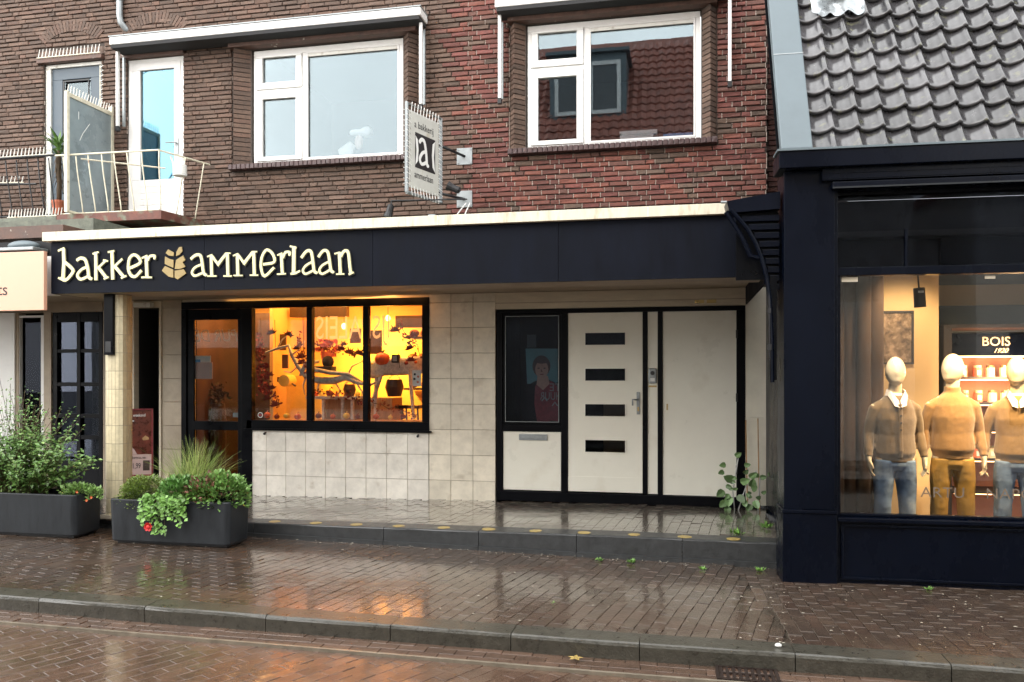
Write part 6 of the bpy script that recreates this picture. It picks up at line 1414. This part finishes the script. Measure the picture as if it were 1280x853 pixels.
# papers on the bakery door, basket and bag behind
ca = px(241, 445, 9.82); cb = px(262, 453, 9.82); o = B('door_notice', M['paper'], None, ca[0], cb[0], YW + .045, YW + .048, cb[1], ca[1]); tag(o, 'white and blue notice at eye height on the bakery door glass', 'notice'); B('blue_band', M['bluefilm'], o, ca[0], ca[0] + .1, YW + .043, YW + .0449, cb[1], cb[1] + .04)
ca = px(241, 453, 9.82); cb = px(264, 474, 9.82); tag(B('door_paper', M['offpink'], None, ca[0], cb[0], YW + .049, YW + .052, cb[1], ca[1]), 'pale brown paper on the bakery door glass under the blue notice', 'paper')
c = px(294, 519, 9.82); tag(B('door_sticker', M['greypanel'], None, c[0] - .04, c[0] + .04, YW + .0265, YW + .029, c[1] - .03, c[1] + .03), 'small dark square sticker low on the bakery door glass', 'sticker')
c = px(273, 500, 10.6); t = thing('umbrella_stand', 'dark leafy decoration on the floor behind the bakery door', 'decoration', (c[0], 10.6, .2)); b = MB(); b.tube([(c[0], 10.6, .2), (c[0], 10.6, 1.1), (c[0], 10.6, 1.35)], [.1, .12, .09], 12); b.build('vase', M['darkwood'], t); b = MB()
for i in range(120): b.leaf((c[0] + random.gauss(0, .08), 10.6 + random.gauss(0, .05), 1.45 + random.gauss(0, .09)), (random.uniform(-1, 1), -.2, random.uniform(-.4, 1)), (0, -1, 0), .08, .035)
b.build('dry_leaves', M['stem'], t)
# reflections of signs across the street, put on the panes as mirrored letters
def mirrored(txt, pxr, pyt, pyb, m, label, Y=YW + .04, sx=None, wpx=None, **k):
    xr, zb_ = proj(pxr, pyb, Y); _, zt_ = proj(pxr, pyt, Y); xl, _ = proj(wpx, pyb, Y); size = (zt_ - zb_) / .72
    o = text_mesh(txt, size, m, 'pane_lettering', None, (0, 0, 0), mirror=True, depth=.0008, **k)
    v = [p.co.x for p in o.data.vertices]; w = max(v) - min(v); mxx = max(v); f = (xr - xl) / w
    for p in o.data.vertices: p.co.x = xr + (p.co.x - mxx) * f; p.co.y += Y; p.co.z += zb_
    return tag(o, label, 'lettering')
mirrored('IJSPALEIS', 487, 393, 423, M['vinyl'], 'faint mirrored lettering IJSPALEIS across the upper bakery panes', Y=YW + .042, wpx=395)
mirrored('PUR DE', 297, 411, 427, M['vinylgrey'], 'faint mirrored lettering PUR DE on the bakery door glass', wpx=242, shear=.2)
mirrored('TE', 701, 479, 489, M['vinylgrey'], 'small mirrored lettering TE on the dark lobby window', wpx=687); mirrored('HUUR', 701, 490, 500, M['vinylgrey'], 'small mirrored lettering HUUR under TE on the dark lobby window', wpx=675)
# poster behind the lobby window
po = thing('portrait_poster', 'teal and red poster of a person in a red top behind the dark lobby window', 'poster', (-1.62, YW + .07, 1.3)); Yp = YW + .072
def pq(x_, y_): return proj(x_, y_, Yp)
def pg(name, m, L_, k, parent=po): return MB().prism([pq(*q) for q in L_], Yp - .003 * k, Yp - .003 * k + .002).build(name, m, parent)
sheet_ = pg('sheet', M['dark'], [(658, 435), (700, 435), (700, 532), (658, 532)], 0); pg('teal_field', M['postteal'], [(657, 436), (697, 436), (697, 478), (690, 480), (659, 480)], 1, sheet_)
pg('shoulders', M['dark'], [(659, 482), (670, 476), (684, 474), (698, 480), (700, 531), (662, 531), (659, 500)], 2, sheet_)
pg('red_top', M['postred'], [(669, 483), (673, 477), (690, 477), (695, 482), (701, 486), (701, 528), (690, 526), (672, 530), (668, 505)], 3, sheet_); pg('neck', M['skin'], [(672, 470), (685, 470), (687, 480), (679, 488), (671, 481)], 4, sheet_)
def oval(cx_, cy_, a, c_, n_=20, lo=0, hi=360): return [(cx_ + a * math.cos(R(lo + (hi - lo) * k / n_)), cy_ + c_ * math.sin(R(lo + (hi - lo) * k / n_))) for k in range(n_)]
pg('hair', M['hairp'], oval(677, 458, 11.2, 13.5), 5, sheet_); pg('face', M['skin'], oval(677.5, 462, 8.2, 11.2), 6, sheet_); pg('fringe', M['hairp'], [(668.5, 459), (670, 450), (677, 447), (685, 450), (687, 459), (684, 454), (677, 455), (671, 454)], 7, sheet_)
for x_ in (673.6, 681): pg('eye', M['hairp'], oval(x_, 460.5, 1.5, .8, 10), 8, sheet_)
pg('mouth', M['postred'], oval(677.6, 468.2, 2.6, .7, 10), 8, sheet_); pg('nose_shadow', M['brownprint'], [(677, 461.5), (678.6, 465), (676.4, 465.2)], 8, sheet_)
for cx_, cy_ in ((681, 498), (694, 504)): pg('chevron', M['vinylgrey'], [(cx_ - 4, cy_ + 3), (cx_, cy_ - 2), (cx_ + 4, cy_ + 3), (cx_ + 3, cy_ + 4), (cx_, cy_), (cx_ - 3, cy_ + 4)], 9, sheet_)  # chevrons of the reflected sign, drawn here as colour
# small lights seen in the dark window are the reflection of lamps; a pale hook rail
B('lobby_picture', M['greypanel'], None, -1.98, -1.86, YW + .6, YW + .62, 2.1, 2.3); tag(bpy.data.objects['lobby_picture'], 'small pale picture in the dark lobby left of the portrait poster', 'picture')
light('street_fill_lamp', 'POINT', (0, 0, -5), 0, (1, 1, 1)); bpy.data.objects.remove(bpy.data.objects['street_fill_lamp'])

# ================================================================ across the street (behind the camera, seen in the panes)
op = thing('opposite_house', 'house across the street with red tiled roof and white dormer, behind the camera', 'building', (0, -4, 0))
B('wall', M['facadebrick'], op, -5.6, 5.2, -9.5, -1.95, -.1, 7.0); B('shop_band', M['facade'], op, -5.6, 5.2, -1.949, -1.9, .1, 3.2); B('eaves_gutter', M['white'], op, -5.8, 5.4, -1.94, -1.6, 7.0, 7.2)
for x in (-4.6, -2.4, -.2, 2.0): w_ = B('window', M['white'], op, x, x + 1.3, -1.948, -1.9, 4.2, 6.0); B('pane', M['dark'], w_, x + .08, x + 1.22, -1.899, -1.89, 4.28, 5.92)
SR = R(55); OT = Matrix.Translation((0, -1.8, 7.1)) @ Matrix.Rotation(math.pi, 4, 'Z') @ Matrix.Rotation(SR, 4, 'X')
ro = MB().box(-5.5, 5.8, 0, 6.2, -.15, -.04).build('roof', M['redtile'], op, T=OT)
b = MB(); tw_, th2 = .26, .33; NS = 4
for r in range(18):
    cols = int(11.3 / tw_); vs = []
    for (yy, lf_) in ((r * th2 - .02, .055), (r * th2 + .02, .06), ((r + 1) * th2 + .03, .0)):
        for c in range(cols * NS + 1): x = -5.5 + c * tw_ / NS; vs.append((x, yy, lf_ + .035 * math.sin(2 * math.pi * c / NS)))
    for c in range(cols * NS + 1): x = -5.5 + c * tw_ / NS; vs.append((x, r * th2 - .02, -.01 + .035 * math.sin(2 * math.pi * c / NS)))
    n1 = cols * NS + 1
    b.add(vs, [(q * n1 + k, q * n1 + k + 1, (q + 1) * n1 + k + 1, (q + 1) * n1 + k) for q in (0, 1) for k in range(n1 - 1)] + [(3 * n1 + k, 3 * n1 + k + 1, k + 1, k) for k in range(n1 - 1)])
b.build('roof_tiles', M['redtile'], ro, T=OT, kind='stuff')
B('gable', M['facadebrick'], op, 5.0, 5.2, -9.4, -2, 7, 9)
dm = MB().box(-3.7, -1.5, -5.2, -3.25, 8.9, 11.0).build('dormer', M['zinc'], op)
MB().box(-3.8, -1.4, -5.3, -3.1, 11.001, 11.1).build('dormer_roof', M['zinc'], dm)
for a, c in ((-3.55, -2.65), (-2.55, -1.65)):
    f_ = frame_ring(MB(), a, c, 9.25, 10.75, .11, -3.249, -3.17).build('dormer_window', M['white'], op); B('pane', M['grey'], f_, a + .1, c - .1, -3.24, -3.2, 9.35, 10.65)
oq = thing('opposite_low_house', 'low white house across the street, behind the camera', 'building', (-12, -4, 0))
B('wall', M['facade'], oq, -18, -6.2, -9, -2.1, -.1, 4.2); B('roof_edge', M['zinc'], oq, -18.2, -6.1, -9, -1.9, 4.2, 4.4); B('window_band', M['dark'], oq, -17, -7, -2.09, -2.05, .8, 2.6)
o3 = thing('opposite_corner_house', 'house across the street to the right, behind the camera', 'building', (11, -4, 0))
B('wall', M['facade'], o3, 6.4, 16, -9, -2.1, -.1, 5.6); B('roof', M['redtile'], o3, 6.3, 16, -9, -1.9, 5.6, 5.8); B('window_band', M['dark'], o3, 7, 15, -2.09, -2.05, .8, 2.6)
cb_ = MB(); cb_.tube([(-14, -1, 9.5), (-9.5, 4, 8.8), (-6, 9.7, 7.9)], .012, 4); cb_.tube([(-16, -1, 10.3), (-10, 4, 9.2), (-4, 9.7, 8.2)], .012, 4); tag(cb_.build('overhead_cable', M['ink']), 'thin overhead cables crossing the street above the bakery', 'cable')
opw = sheet('opposite_pavement', M['joint'], -16, 9, -2.2, .2, gz, .0)
